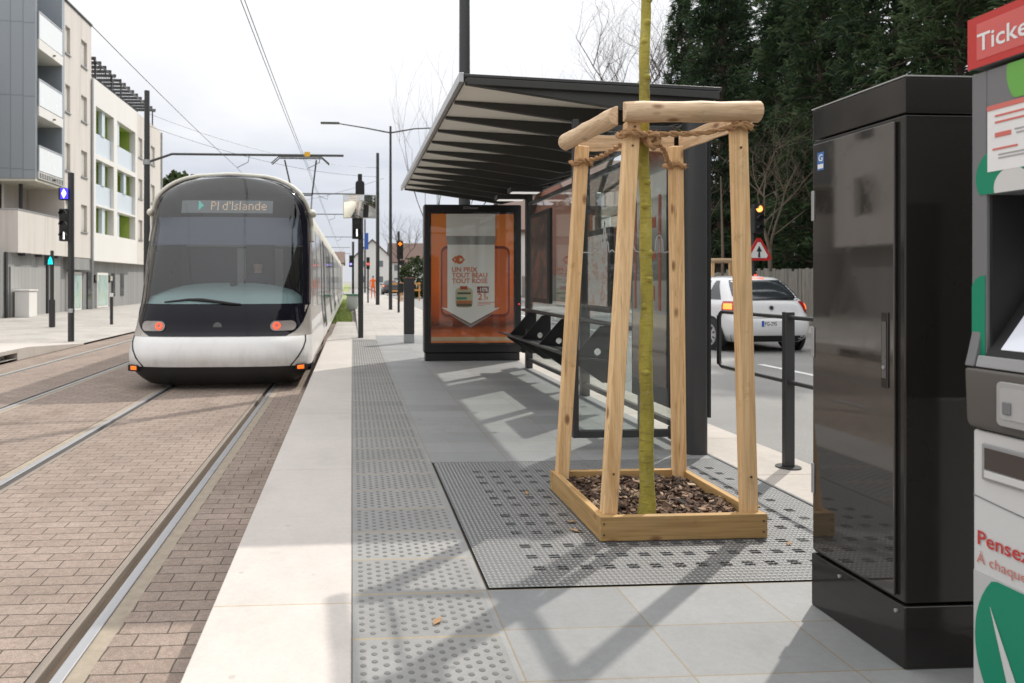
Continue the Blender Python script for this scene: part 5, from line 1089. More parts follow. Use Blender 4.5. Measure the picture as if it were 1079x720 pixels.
h_ = MB().box(-9.33, -9.12, 21.88, 22.08, 1.68, 1.98).build('signal_head', M['matte_black'], SS, 0.015); MB().prism([(-9.21, 1.70), (-9.07, 1.70), (-9.09, 1.84), (-9.14, 1.94), (-9.19, 1.84)], 1, 21.86, 21.876).build('lit_figure', emit('signal_teal', (0.0, 0.75, 0.8), 1.0), h_); MB().cyl((-9.14, 22.0), 0.05, 1.9, 2.12, 12).build('post_tip', M['post'], SS); MB().cyl((-9.14, 22.0), 0.09, -0.21, 0.62, 14).build('post_sleeve', M['post'], SS)
BO = pole_thing('bollard', -7.8, 23.3, -0.22, 0.68, 0.05, 'slim dark bollard with a white top on the left pavement', 'bollard'); MB().cyl((-7.8, 23.3), 0.055, 0.68, 0.8, 14).build('white_cap', M['white_paint'], BO)
# catenary masts and wires
def mast(x, y, h, arm_z, arm_x, label, r=0.11, arm_r=0.035, arm2=None):
    t_ = pole_thing('catenary_mast', x, y, -0.22, h, r, label, 'mast', r * 0.75); t_['group'] = 'catenary masts along the tram line'
    s = 1 if arm_x > x else -1
    MB().tube([(x, y, arm_z - 0.35), (x + s * 0.55, y, arm_z - 0.16), (x + s * 1.0, y, arm_z), (arm_x, y, arm_z)] , arm_r, 8).build('arm', M['post'], t_)
    for xx in (-1.8, -4.69):
        if min(x, arm_x) < xx < max(x, arm_x): MB().tube([(xx + 0.5, y, arm_z), (xx + 0.45, y, arm_z - 0.3), (xx, y, 5.82)], 0.014, 6).build('steady_arm', M['post'], t_)
    return t_
mm = mast(-8.3, 29.0, 8.9, 6.35, -0.35, 'tall dark catenary mast left of the tram carrying a long bracket arm over both tracks', 0.14, 0.05)
MB().box(-1.95, -1.72, 28.92, 29.0, 6.28, 6.48).build('number_plate', plain('plate_yellow', (0.75, 0.42, 0.03), 0.5), mm); MB().cyl((-8.3, 29.0), 0.16, 5.9, 6.1, 12).build('collar', M['steel'], mm)
mast(1.40, 38.5, 8.2, 5.95, -6.2, 'plain dark catenary mast on the footpath behind the traffic mirror')
mast(1.86, 11.55, 9.2, 6.3, -5.5, 'thick dark catenary mast rising behind the shelter roof and advert panel', 0.105)
for y in (54, 82, 108, 132): mast(-8.3 if y != 82 else 1.5, y, 8.4, 6.3 , -0.3 if y != 82 else -6, {54: 'catenary mast mostly hidden behind the tram, second of the left row', 82: 'distant catenary mast at the street crossing on the footpath side', 108: 'small far catenary mast beyond the crossing', 132: 'farthest and smallest catenary mast at the end of the line'}[y])
for x, lb in ((-1.83, 'left one of the twin contact wires over the near track'), (-1.765, 'right one of the twin contact wires over the near track'), (-4.69, 'single thin contact wire above the empty far track')):
    b = MB(); pts = []
    ys_ = [-15, 11.55, 29, 38.5, 54, 82, 108, 132, 200]
    for a, c in zip(ys_, ys_[1:]):
        for q in range(6): t = q / 6; pts.append((x, a + (c - a) * t, 5.82 + 0.0 - 0.06 * 4 * t * (1 - t)))
    tag(b.tube(pts, 0.008, 6).build('contact_wire', M['post'], None, smooth=60), lb, 'wire', 'contact wires above the tracks')
for i, (a, c, sg, lb) in enumerate((((-8.3, 29, 8.0), (1.40, 38.5, 7.4), 0.5, 'sagging feeder cable from the left mast to the footpath mast'), ((-8.3, 29, 7.5), (1.40, 38.5, 6.9), 0.45, 'lower feeder cable slung between left mast and footpath mast'), ((1.45, 32.2, 5.9), (-8.3, 54, 6.9), 0.4, 'thin span cable crossing the sky near the street lamp'))):
    b = MB(); a, c = Vector(a), Vector(c); tag(b.tube([a.lerp(c, q / 12) - Vector((0, 0, sg * 4 * (q / 12) * (1 - q / 12))) for q in range(13)], 0.007, 6).build('span_cable', M['post'], None), lb, 'cable')
SL = pole_thing('street_lamp', 1.75, 32.0, -0.12, 8.25, 0.085, 'tall slim double armed street lamp in the middle of the footpath', 'street lamp', 0.05)
for s in (-1, 1):
    a_ = MB(); a_.tube([(1.75, 32, 7.95), (1.75 + s * 1.1, 32, 8.15), (1.75 + s * 2.4, 32, 8.35 if s < 0 else 8.22)], [0.035, 0.03, 0.025], 8); ar = a_.build('lamp_arm', M['post'], SL); MB().obox((1.75 + s * 2.75, 32, 8.36 if s < 0 else 8.22), 0.85, 0.24, 0.07).build('lamp_head', M['post'], ar, 0.02)
TLt = pole_thing('traffic_signal', 1.93, 29.1, -0.12, 3.25, 0.05, 'slim signal post with an orange cross lit, beside the street lamp', 'signal')
org = emit('signal_orange', (1.0, 0.22, 0.01), 1.6)
h_ = signal_head(TLt, 1.98, 29.05, 2.1, 3, 0, None, 0.26); b = MB()
b.box(1.90, 2.06, 28.92, 28.93, 2.70, 2.75).box(1.955, 2.005, 28.918, 28.931, 2.65, 2.80); b.build('lit_cross', org, h_); MB().box(1.98, 2.16, 28.98, 29.15, 1.85, 2.05).build('side_box', M['matte_black'], TLt, 0.01); MB().box(1.93, 2.13, 29.0, 29.12, 0.7, 1.1).build('push_button', M['matte_black'], TLt, 0.02)

# ================================================================== TREES
seeded(21)
M['bark'] = plain('bark', (0.085, 0.065, 0.05), 0.9, 0, 0.3, 5, 0.6, 30, stretch=(3, 3, 0.6))
M['bark_pale'] = plain('bark_pale', (0.15, 0.115, 0.085), 0.9, 0, 0.3, 5, 0.6, 30, stretch=(3, 3, 0.6))
def leaf_mat(name, stops):
    k = Mt(name); ge = k.N.new("ShaderNodeNewGeometry")
    oi = k.N.new("ShaderNodeObjectInfo")
    c = k.ramp(k.math('ADD', k.math('ADD', k.math('MULTIPLY', ge.outputs["Random Per Island"], 0.42), k.math('MULTIPLY', k.noise(0.9, 4), 0.58)), k.math('MULTIPLY', k.math('SUBTRACT', oi.outputs["Random"], 0.5), 0.22)), stops); k.base(c); k.rough(0.65)
    k.b.inputs["Specular IOR Level"].default_value = 0.3
    df = k.N.new("ShaderNodeBsdfTranslucent"); k.L.new(c, df.inputs[0]); ms = k.N.new("ShaderNodeMixShader"); ms.inputs[0].default_value = 0.32
    k.L.new(k.b.outputs[0], ms.inputs[1]); k.L.new(df.outputs[0], ms.inputs[2]); k.L.new(ms.outputs[0], k.out.inputs[0]); return k.m
M['conifer'] = leaf_mat('conifer_needles', [(0.25, (0.016, 0.032, 0.016)), (0.42, (0.034, 0.064, 0.030)), (0.58, (0.065, 0.105, 0.045)), (0.78, (0.14, 0.185, 0.085))])
M['hedge'] = leaf_mat('hedge_leaves', [(0.25, (0.02, 0.035, 0.012)), (0.5, (0.05, 0.075, 0.025)), (0.8, (0.09, 0.12, 0.04))])
def rv(s=1.0): return Vector((rnd.gauss(0, s), rnd.gauss(0, s), rnd.gauss(0, s)))
def conifer(H, Rd, label, nb=230, base=0.4, dense=1.0):
    t_ = thing('conifer_tree', (0, 0, 0), label, 'tree', 'conifers along the road')
    tr = MB(); tr.tube([(0, 0, 0), (0.05, 0, H * 0.3), (0, 0.04, H * 0.7), (0, 0, H)], [0.22, 0.17, 0.09, 0.02], 8)
    lv = []
    for i in range(nb):
        h = base + (H - base) * (i / nb) ** 0.92; a = i * 2.39996 + rnd.uniform(-0.4, 0.4)
        Lr = Rd * (max(0.03, 1 - h / H) ** 0.62) * rnd.uniform(0.62, 1.18)
        up = rnd.uniform(-0.05, 0.45); d = Vector((math.cos(a), math.sin(a), up)).normalized(); p0 = Vector((0, 0, h))
        p1 = p0 + d * Lr * 0.6; p2 = p0 + d * Lr + Vector((0, 0, -0.12 * Lr)); tr.tube([p0, p1, p2], [0.035, 0.022, 0.006], 4, False)
        ns = int(7 * dense) + int(Lr * 3.2 * dense)
        for s_ in range(ns):
            f = rnd.uniform(0.25, 1.0) ** 0.7; c = p0.lerp(p2, f) + Vector((0, 0, -0.05)) + rv(0.16); od = (d + rv(0.35)); od.z += rnd.uniform(-0.35, 0.25); od.normalize()
            for q in range(12):
                dd = (od + rv(0.38)).normalized(); l = rnd.uniform(0.12, 0.34); w_ = rnd.uniform(0.018, 0.045); sdv = dd.cross(rv(1)).normalized() * w_
                a0 = c + rv(0.06); lv.append((a0 - sdv * 0.5, a0 + sdv * 0.5, a0 + dd * l * 0.6 + sdv * 0.6, a0 + dd * l - Vector((0, 0, 0.05)), a0 + dd * l * 0.6 - sdv * 0.6))
    tr.build('trunk', M['bark'], t_, smooth=60, fix=False)
    m_ = MB()
    for pts in lv: m_.add(pts, [(0, 1, 2, 3, 4)])
    m_.build('crown', M['conifer'], t_, smooth=0, fix=False); return t_
ctypes = [conifer(15, 2.7, 'x', 260), conifer(13, 2.4, 'x', 230), conifer(16, 2.1, 'x', 250)]
spots = [(14.9, 31.0, 2, 0.86, 'slender dark conifer whose edge meets the white sky above the shelter roof'), (15.8, 29.0, 0, 0.98, 'dense dark conifer just right of the one against the sky'),
         (14.6, 27.0, 1, 1.12, 'broad blue green conifer seen above the right end of the shelter roof'), (15.4, 24.0, 0, 0.98, 'dark conifer rising behind the white hatchback'), (14.8, 21.4, 2, 0.95, 'tall conifer behind the red traffic light'),
         (15.3, 18.9, 1, 1.15, 'wide conifer filling the gap left of the dark cabinet'), (14.9, 16.4, 0, 0.95, 'dark conifer towering above the left edge of the dark cabinet'), (15.2, 13.9, 2, 1.0, 'conifer above the middle of the dark cabinet top'),
         (15.0, 11.6, 1, 1.1, 'conifer standing above the ticket machine header'), (20.5, 32.5, 0, 1.1, 'rear conifer closing the gap between the two leftmost conifers'), (18.6, 25.5, 2, 1.1, 'rear row conifer behind the broad blue green one'), (18.8, 20, 0, 1.12, 'rear row conifer glimpsed between trunks past the traffic light'), (18.7, 15, 2, 1.1, 'rear row conifer in shade behind the cabinet conifers')]
used = set()
for x, y, ti, s_, lb in spots:
    o = ctypes[ti] if ti not in used else copy_tree(ctypes[ti]); used.add(ti)
    o.location = (x, y, -0.06); o.rotation_euler = (0, 0, rnd.uniform(0, 6.28)); o.scale = (s_ * rnd.uniform(0.8, 0.98), s_ * rnd.uniform(0.8, 0.98), s_ * rnd.uniform(0.9, 1.12)); o['label'] = lb
def bare_tree(x, y, z, H, label, spread=0.5, mt='bark', lev=4, r0=0.11, trunk_h=0.3, group=None, upright=0.5, nb=3):
    t_ = thing('bare_tree', (x, y, z), label, 'tree', group); tr = MB(); br = MB()
    def grow(p, d, l, r, k_):
        n = 4; pts = [p]; dd = d.copy()
        for i in range(n): dd = (dd + rv(0.10) + Vector((0, 0, 0.04 * upright))).normalized(); pts.append(pts[-1] + dd * l / n)
        br.tube(pts, [r * (1 - 0.5 * i / n) for i in range(n + 1)], 5 if k_ > 1 else 3, False)
        if k_ <= 0: return
        for q in range(nb + (1 if k_ == lev else 0)):
            i = rnd.randint(1, n) if q else n; b_ = pts[i]; ax = Vector((rnd.uniform(-1, 1), rnd.uniform(-1, 1), rnd.uniform(-0.2, 0.8))).normalized()
            nd_ = (dd * (1 - spread) + ax * spread + Vector((0, 0, 0.25 * upright))).normalized(); grow(b_, nd_, l * rnd.uniform(0.6, 0.82), r * 0.5, k_ - 1)
    top = Vector((x, y, z + H * trunk_h)); tr.tube([(x, y, z), (x + 0.02, y, z + H * trunk_h * 0.5), top], [r0 * 1.25, r0, r0 * 0.85], 10)
    for q in range(3): grow(top - Vector((0, 0, 0.1)), (Vector((rnd.uniform(-1, 1), rnd.uniform(-1, 1), 1.3))).normalized(), H * 0.24, r0 * 0.6, lev)
    tr.build('trunk', M[mt], t_, smooth=60); br.build('branches', M[mt], t_, smooth=60, fix=False); return t_
bare_tree(2.25, 17.5, -0.1, 8.4, 'leafless young street tree behind the advert panel with long thin upright twigs', 0.4, 'bark', 3, 0.028, 0.27, upright=1.3)
bare_tree(13.2, 37.0, -0.05, 19.5, 'large leafless tree standing against the white sky beyond the shelter roof', 0.55, 'bark', 5, 0.18, 0.3)
bare_tree(12.9, 21.0, -0.05, 7.6, 'leafless tree with pale brown twigs in front of the conifers by the dark cabinet', 0.6, 'bark_pale', 4, 0.07, 0.3)
bare_tree(13.0, 25.8, -0.05, 6.4, 'thin leafless tree before the conifers near the red traffic light', 0.6, 'bark_pale', 4, 0.06, 0.3)
bare_tree(4.4, 62, -0.1, 9, 'distant leafless tree left of the advert panel above the round hedge', 0.55, 'bark', 4, 0.1, 0.3)
def bush(nm, x, y, z, rx, ry, h, label, n=900, cat='bush', leaf=0.14):
    t_ = thing(nm, (x, y, z), label, cat); m_ = MB(); st_ = MB()
    for q in range(7): a = q * 0.9; st_.tube([(x, y, z), (x + rx * 0.5 * math.cos(a), y + ry * 0.5 * math.sin(a), z + h * 0.7)], [0.04, 0.01], 5)
    for i in range(n):
        d = rv(1).normalized(); f = rnd.uniform(0.55, 1.0) ** 0.5; c = Vector((x + d.x * rx * f, y + d.y * ry * f, z + h * 0.5 + d.z * h * 0.5 * f))
        for q in range(3): e_ = rv(1).normalized() * leaf; s2 = rv(1).normalized() * leaf * 0.5; m_.add([c, c + e_ * 0.5 + s2, c + e_, c + e_ * 0.5 - s2], [(0, 1, 2, 3)])
    st_.build('stems', M['bark'], t_); m_.build('foliage', M['hedge'], t_, smooth=0, fix=False); return t_
bush('round_hedge', 5.25, 55, -0.1, 1.6, 1.4, 3.2, 'rounded dark green hedge beyond the advert panel', 900, 'hedge', 0.22)
t_ = bush('evergreen_tree', -14.4, 60, 3.6, 1.5, 1.5, 6.5, 'spiky dark evergreen crown showing just above the tram roof left of its top', 420, 'tree', 0.9)
MB().cyl((-14.2, 60), 0.2, -0.2, 5, 8).build('trunk', M['bark'], t_)

# ================================================================== FENCE, CAR, ROADSIDE
M['old_wood'] = wood('weathered_boards', 2, (0.12, 0.11, 0.095), (0.26, 0.24, 0.21), False)
FN = thing('board_fence', (12.75, 26, -0.06), 'weathered grey board fence below the conifers behind the hatchback', 'fence')
b = MB(); y = 9.0
while y < 52:
    b.box(12.73 + rnd.uniform(-0.01, 0.01), 12.76, y, y + 0.145, -0.06, 1.52 + rnd.uniform(-0.05, 0.07)); y += 0.155
b.build('board_panel', M['old_wood'], FN, smooth=0)
for i in range(17): MB().box(12.77, 12.87, 9 + i * 2.6, 9.1 + i * 2.6, -0.06, 1.45).build('fence_post', M['old_wood'], FN)
MB().box(12.762, 12.80, 9, 52, 0.35, 0.45).box(12.762, 12.80, 9, 52, 1.15, 1.25).build('fence_rail', wood('fence_rail_wood', 1, (0.12, 0.11, 0.095), (0.26, 0.24, 0.21), False), FN)

def hatchback(name, label, paint, lights_on=1.0, detail=True):
    """rear at y = 0, nose at y = 4.0, wheels on z = 0"""
    C = thing(name, (0, 0, 0), label, 'car')
    tabs = dict(w=smooth_tab([(0.20, 0.74), (0.30, 0.82), (0.45, 0.855), (0.65, 0.868), (0.80, 0.862), (0.92, 0.845), (1.0, 0.80), (1.15, 0.745), (1.30, 0.68), (1.40, 0.61), (1.455, 0.52), (1.48, 0.36)]),
                r=smooth_tab([(0.20, 0.16), (0.30, 0.05), (0.45, 0.0), (0.62, 0.015), (0.70, 0.07), (0.92, 0.13), (1.0, 0.18), (1.15, 0.30), (1.30, 0.45), (1.40, 0.56), (1.455, 0.68), (1.48, 1.0)]),
                f=smooth_tab([(0.20, 3.85), (0.30, 3.95), (0.45, 4.0), (0.65, 3.97), (0.80, 3.80), (0.92, 3.3), (1.0, 2.9), (1.15, 2.55), (1.30, 2.2), (1.40, 1.95), (1.455, 1.75), (1.48, 1.4)]))
    nexp = [(0.2, 9.0), (0.7, 8.5), (1.0, 7.0), (1.3, 5.0), (1.48, 3.5)]
    def P(z, a, off=0):
        wv, r_, f_ = lerp(tabs['w'], z), lerp(tabs['r'], z), lerp(tabs['f'], z); n = lerp(nexp, z); s_, c_ = math.sin(a), math.cos(a); mid, hf = (r_ + f_) / 2, (f_ - r_) / 2
        return Vector(((wv + off) * math.copysign(abs(s_) ** (2 / n), s_), mid - (hf + off) * math.copysign(abs(c_) ** (2 / n), c_), z))
    zs = [0.20 + (1.48 - 0.20) * i / 34 for i in range(35)]; na = 72
    rows = [[P(z, -math.pi + 2 * math.pi * j / na + math.pi * 0) for j in range(na)] for z in zs]; m_ = MB(); m_.grid(rows, closed=True); m_.f.append(tuple(34 * na + j for j in range(na))); m_.m.append(0)
    body = m_.build('body', paint, C, smooth=50, fix=True)
    def rear(z, u): wv, n = lerp(tabs['w'], z), lerp(nexp, z); return math.asin(math.copysign(abs(u) ** (n / 2), u))
    def rpatch(nm, zlist, ul, ur, mt, off=0.006, par=C, nx=12):
        rows = [[P(z, rear(z, ul(z) + (ur(z) - ul(z)) * j / nx), off) for j in range(nx + 1)] for z in zlist]; return MB().grid(rows).build(nm, mt, par, smooth=50, fix=False)
    def rng(a, c, n=8): return [a + (c - a) * i / n for i in range(n + 1)]
    rpatch('rear_window', rng(1.0, 1.395), lambda z: -0.86 + 0.14 * max(0, (1.06 - z) / 0.06), lambda z: 0.86 - 0.14 * max(0, (1.06 - z) / 0.06), M['dark_glass'])
    rpatch('rear_bumper_base', rng(0.205, 0.33, 3), lambda z: -0.93, lambda z: 0.93, M['rubber'], 0.004)  # black lower part of the body, its own colour
    rpatch('hatch_seam', rng(0.665, 0.675, 1), lambda z: -0.72, lambda z: 0.72, M['rubber'], 0.004)
    rpatch('high_brake_light', rng(1.425, 1.45, 2), lambda z: -0.28, lambda z: 0.28, emit('brake_red', (0.9, 0.07, 0.03), 0.8 * lights_on), 0.01)
    lamp_red = plain('tail_red', (0.40, 0.015, 0.012), 0.1, spec=0.8); brake = emit('brake_glow', (1.0, 0.26, 0.05), 1.5 * lights_on)
    for s in (-1, 1):
        tl = rpatch('tail_lamp', rng(0.76, 0.985, 8), (lambda z: 0.70 + 0.10 * (0.985 - z) * 4) if s > 0 else (lambda z: -0.965), (lambda z: 0.965) if s > 0 else (lambda z: -(0.70 + 0.10 * (0.985 - z) * 4)), lamp_red, 0.010)
        rpatch('brake_lamp', rng(0.83, 0.94, 5), (lambda z: 0.86) if s > 0 else (lambda z: -0.955), (lambda z: 0.955) if s > 0 else (lambda z: -0.86), brake, 0.016, tl)
    # number plate, badge
    if detail:
        pl = MB().box(-0.26, 0.26, -0.012, -0.004, 0.52, 0.63)
        pz = MB().obox((0, 0.012, 0.56), 0.53, 0.03, 0.115).build('number_plate', M['white_paint'], C, 0.004); MB().obox((-0.24, -0.005, 0.56), 0.045, 0.004, 0.11).build('plate_band', plain('plate_blue_band', (0.01, 0.08, 0.5), 0.4), pz)
        b_ = MB(); put_text(b_, 'FG-295', 0.105, (-0.20, -0.0045, 0.522), (1, 0, 0), (0, 0, 1), 0.01, 0.24); b_.build('plate_lettering', M['rubber'], pz, smooth=0)
        bd = MB(); q = P(0.86, 0.0, 0.012); bd.disc(q, 0.048, (0, -1, 0.2), 18); bdo = bd.build('badge', M['alu'], C); MB().disc(q + Vector((0, -0.003, 0)), 0.036, (0, -1, 0.2), 16).build('badge_face', M['rubber'], bdo)
        MB().tube([P(1.02, -0.1, 0.03), P(1.06, 0.12, 0.03), P(1.09, 0.35, 0.03)], 0.008, 6).build('rear_wiper', M['rubber'], C)
    # side glass
    def side_y(z, y, s, off=0.006):
        wv, r_, f_, n = lerp(tabs['w'], z), lerp(tabs['r'], z), lerp(tabs['f'], z), lerp(nexp, z); mid, hf = (r_ + f_) / 2, (f_ - r_) / 2; v_ = max(-1, min(1, (y - mid) / hf)); return (s * ((wv + off) * (1 - abs(v_) ** n) ** (1 / n)), y, z)
    for s in (-1, 1):
        for nm, lo, hi in (('side_window', lambda z: 1.05 + (z - 1.0) * 0.15, lambda z: 1.68), ('quarter_window', lambda z: 0.50 + (z - 1.0) * 0.85, lambda z: 0.98 - (z - 1.0) * 0.1), ('side_window', lambda z: 1.75, lambda z: 2.72 - (z - 1.0) * 1.75)):
            rows = [[side_y(z, lo(z) + (hi(z) - lo(z)) * j / 8, s) for j in range(9)] for z in rng(1.01, 1.385)]; MB().grid(rows).build(nm, M['dark_glass'] if nm != 'side_window' else M['window'], C, smooth=50, fix=False)
        MB().obox((s * 0.93, 2.55, 1.03), 0.17, 0.10, 0.13).build('door_mirror', paint, C, 0.03)
        MB().tube([(s * 0.875, 1.2, 0.88), (s * 0.89, 1.24, 0.885), (s * 0.89, 1.40, 0.885), (s * 0.875, 1.44, 0.88)], 0.014, 6).build('door_handle', paint, C)
        for yw in (0.72, 3.2):
            b_ = MB(); b_.tube([(s * 0.80, yw, 0.31), (s * 0.872, yw, 0.31)], 0.375, 28); b_.build('wheel_arch', M['matte_black'], C, smooth=50)
            wh = MB().tube([(s * 0.68, yw, 0.31), (s * 0.70, yw, 0.31), (s * 0.872, yw, 0.31), (s * 0.888, yw, 0.31)], [0.28, 0.31, 0.31, 0.285], 30).build('wheel', M['rubber'], C, smooth=50)
            MB().tube([(s * 0.86, yw, 0.31), (s * 0.893, yw, 0.31), (s * 0.897, yw, 0.31)], [0.215, 0.21, 0.05], 26).build('rim', M['alu'], wh, smooth=30)
            b_ = MB()
            for q in range(9): a = q * 2 * math.pi / 9; b_.obox((s * 0.898, yw + 0.15 * math.cos(a), 0.31 + 0.15 * math.sin(a)), 0.006, 0.07, 0.03, (a, 0, 0))
            b_.build('rim_slot', M['rubber'], wh)
    MB().box(-0.7, 0.7, 0.5, 3.6, 0.17, 0.22).build('underbody', M['matte_black'], C)
    return C
k = Mt('car_white'); k.base(k.mix(k.noise(3), (0.70, 0.70, 0.71), (0.76, 0.76, 0.765))); k.rough(0.22); k.b.inputs["Coat Weight"].default_value = 0.6; M['car_white'] = k.m
c1 = hatchback('parked_car', 'white hatchback waiting in the road with brake lights glowing red', M['car_white']); c1.name = 'hatchback_car'; c1.location = (8.05, 12.95, -0.18); c1.rotation_euler = (0, 0, R(1.5))
c2 = hatchback('hatchback_car', 'small dark car far down the road with faint red tail lights', plain('car_dark', (0.02, 0.022, 0.026), 0.25, coat=0.5), 0.8, False); c2.location = (3.75, 66, -0.18)
# light, sign and second guard at the junction
RS = pole_thing('traffic_light', 10.35, 17.6, -0.05, 3.0, 0.06, 'three lamp traffic light with its top lamp glowing above a triangular warning sign', 'traffic light')
h_ = signal_head(RS, 10.42, 17.52, 2.42, 3, None, None, 0.26)
for o in list(h_.children):
    pass
MB().disc((10.42, 17.415, 3.045), 0.085, (0, -1, 0), 20).build('lit_lamp', emit('lamp_orange_red', (1.0, 0.33, 0.08), 2.2), h_); MB().box(10.28, 10.36, 17.44, 17.52, 1.22, 1.42).build('repeater', M['matte_black'], RS, 0.01); MB().disc((10.32, 17.43, 1.33), 0.04, (0, -1, 0), 14).build('repeater_lamp', emit('lamp_red', (1.0, 0.05, 0.02), 1.5), RS)
def tri(c, r, y0, y1): return MB().prism([(c[0] + r * math.cos(R(a)), c[1] + r * math.sin(R(a))) for base in (90, 210, 330) for a in (base - 8, base + 8)], 1, y0, y1)
ts = tri((10.42, 1.94), 0.36, 17.44, 17.46).build('warning_sign', plain('sign_red', (0.55, 0.03, 0.03), 0.4), RS); tri((10.42, 1.94), 0.25, 17.434, 17.438).build('sign_face', M['white_paint'], ts)
MB().prism([(10.39, 1.80), (10.45, 1.80), (10.44, 1.95), (10.49, 1.95), (10.42, 2.10), (10.35, 1.95), (10.40, 1.95)], 1, 17.428, 17.432).build('sign_symbol', M['rubber'], ts, smooth=0)
G2 = thing('tree_guard', (10.55, 19.5, -0.05), 'small timber tree guard on the far pavement showing above the hatchback roof', 'tree guard')
gx, gy = 10.55, 19.5
for sx_, sy_ in ((-1, -1), (1, -1), (-1, 1), (1, 1)): MB().beam((gx + sx_ * 0.62, gy + sy_ * 0.55, -0.05), (gx + sx_ * 0.52, gy + sy_ * 0.48, 1.74), 0.085, 0.085).build('stake', M['wood_z'], G2, 0.005)
for a, c in (((gx - 0.62, gy - 0.52, 1.77), (gx + 0.62, gy - 0.52, 1.77)), ((gx - 0.62, gy + 0.48, 1.77), (gx + 0.62, gy + 0.48, 1.77))): MB().tube([a, c], 0.055, 8).build('top_rail', M['log_x'], G2)
for s in (-1, 1): MB().tube([(gx + s * 0.55, gy - 0.46, 1.77), (gx + s * 0.55, gy + 0.42, 1.77)], 0.05, 8).build('top_rail', M['log_y'], G2)
yt2 = thing('young_tree', (gx, gy, -0.05), 'thin young tree held in the far timber guard before the conifers', 'tree'); MB().tube([(gx, gy, -0.05), (gx + 0.03, gy, 2.0), (gx, gy + 0.05, 4.2)], [0.05, 0.04, 0.015], 8).build('trunk', M['bark_pale'], yt2)

# ================================================================== FAR END OF THE STREET
M['roof_tile'] = plain('roof_tile', (0.13, 0.082, 0.066), 0.85, 0, 0.25, 2, 0.4, 6); M['roof_grey'] = plain('roof_grey', (0.16, 0.15, 0.15), 0.8, 0, 0.2, 2)
def house(x0, x1, y0, y1, z0, eave, ridge, wall, roof, label, gable='y', nwin=(2, 2), chim=True):
    h_ = thing('house', ((x0 + x1) / 2, y0, z0), label, 'house')
    MB().box(x0, x1, y0, y1, z0, eave).build('wall', wall, h_)
    o = 0.35
    if gable == 'y':     # gable towards the camera
        xm = (x0 + x1) / 2; MB().prism([(x0, eave), (x1, eave), (xm, ridge)], 1, y0 + 0.002, y1 - 0.002).build('gable', wall, h_)
        rf = MB().prism([(x0 - o, eave - 0.2), (xm, ridge + 0.05), (x1 + o, eave - 0.2), (x1 + o, eave + 0.02), (xm, ridge + 0.32), (x0 - o, eave + 0.02)], 1, y0 - o, y1 + o).build('roof', roof, h_)
    else:
        ym = (y0 + y1) / 2; MB().prism([(y0, eave), (y1, eave), (ym, ridge)], 0, x0 + 0.002, x1 - 0.002).build('gable', wall, h_)
        rf = MB().prism([(y0 - o, eave - 0.2), (ym, ridge + 0.05), (y1 + o, eave - 0.2), (y1 + o, eave + 0.02), (ym, ridge + 0.32), (y0 - o, eave + 0.02)], 0, x0 - o, x1 + o).build('roof', roof, h_)
    if chim: MB().box(x0 + (x1 - x0) * 0.28, x0 + (x1 - x0) * 0.28 + 0.7, (y0 + y1) / 2, (y0 + y1) / 2 + 0.7, eave, ridge + 1.1).build('chimney', M['roof_tile'], rf)
    nx, nz = nwin
    for i in range(nx):
        for j in range(nz):
            cx_ = x0 + (x1 - x0) * (i + 0.5) / nx; cz = z0 + (eave - z0) * (j + 0.55) / nz; wd = MB().box(cx_ - 0.55, cx_ + 0.55, y0 - 0.04, y0 - 0.003, cz - 0.75, cz + 0.75).build('window', M['white_paint'], h_)
            MB().box(cx_ - 0.45, cx_ + 0.45, y0 - 0.055, y0 - 0.042, cz - 0.65, cz + 0.65).build('pane', M['window'], wd)
    return h_
house(0.6, 7.8, 146, 158, -0.3, 6.2, 9.6, M['wrender'], M['roof_tile'], 'white gabled house at the far end of the street behind the signal posts')
house(8.2, 15.5, 150, 160, -0.3, 5.2, 9.2, M['wrender'], M['roof_tile'], 'white house with a broad brown tiled roof right of the far gabled house', 'x', (3, 2))
house(15.8, 25, 128, 138, -0.3, 3.6, 6.6, M['render'], M['roof_grey'], 'low beige house with a grey roof left of the round hedge', 'x', (3, 1))
house(-9, -1.6, 118, 130, -0.3, 4.2, 6.0, M['render'], M['roof_tile'], 'low beige house showing just right of the tram tail', 'x', (3, 1))
house(-26, -12, 150, 165, -0.3, 7, 11, M['wrender'], M['roof_tile'], 'long white house hidden mostly behind the tram', 'x', (4, 2))
M['red_brick'] = tile_mat('red_brick', 0.22, 0.075, (0.26, 0.085, 0.05), (0.34, 0.13, 0.08), (0.3, 0.26, 0.22), 0.008, 0.5, rot=0, rough=0.85)
k = Mt('brick_wall'); v_ = k.map(rot=(R(90), 0, 0)); b_ = k.N.new("ShaderNodeTexBrick"); k.L.new(v_, b_.inputs["Vector"]); b_.inputs["Scale"].default_value = 1; b_.inputs["Brick Width"].default_value = 0.22; b_.inputs["Row Height"].default_value = 0.075; b_.inputs["Mortar Size"].default_value = 0.006
b_.inputs["Color1"].default_value = (0.30, 0.10, 0.06, 1); b_.inputs["Color2"].default_value = (0.22, 0.07, 0.045, 1); b_.inputs["Mortar"].default_value = (0.32, 0.29, 0.25, 1); k.base(b_.outputs[0]); k.rough(0.85); M['brick_wall'] = k.m
house(13.4, 22, 41, 52, -0.06, 5.6, 9.0, M['brick_wall'], M['roof_tile'], 'red brick house across the road seen through the shelter glass', 'x', (3, 2))
house(14, 24, 60, 72, -0.06, 5.6, 9.0, M['wrender'], M['roof_tile'], 'white rendered house across the road beyond the red brick one', 'x', (3, 2))
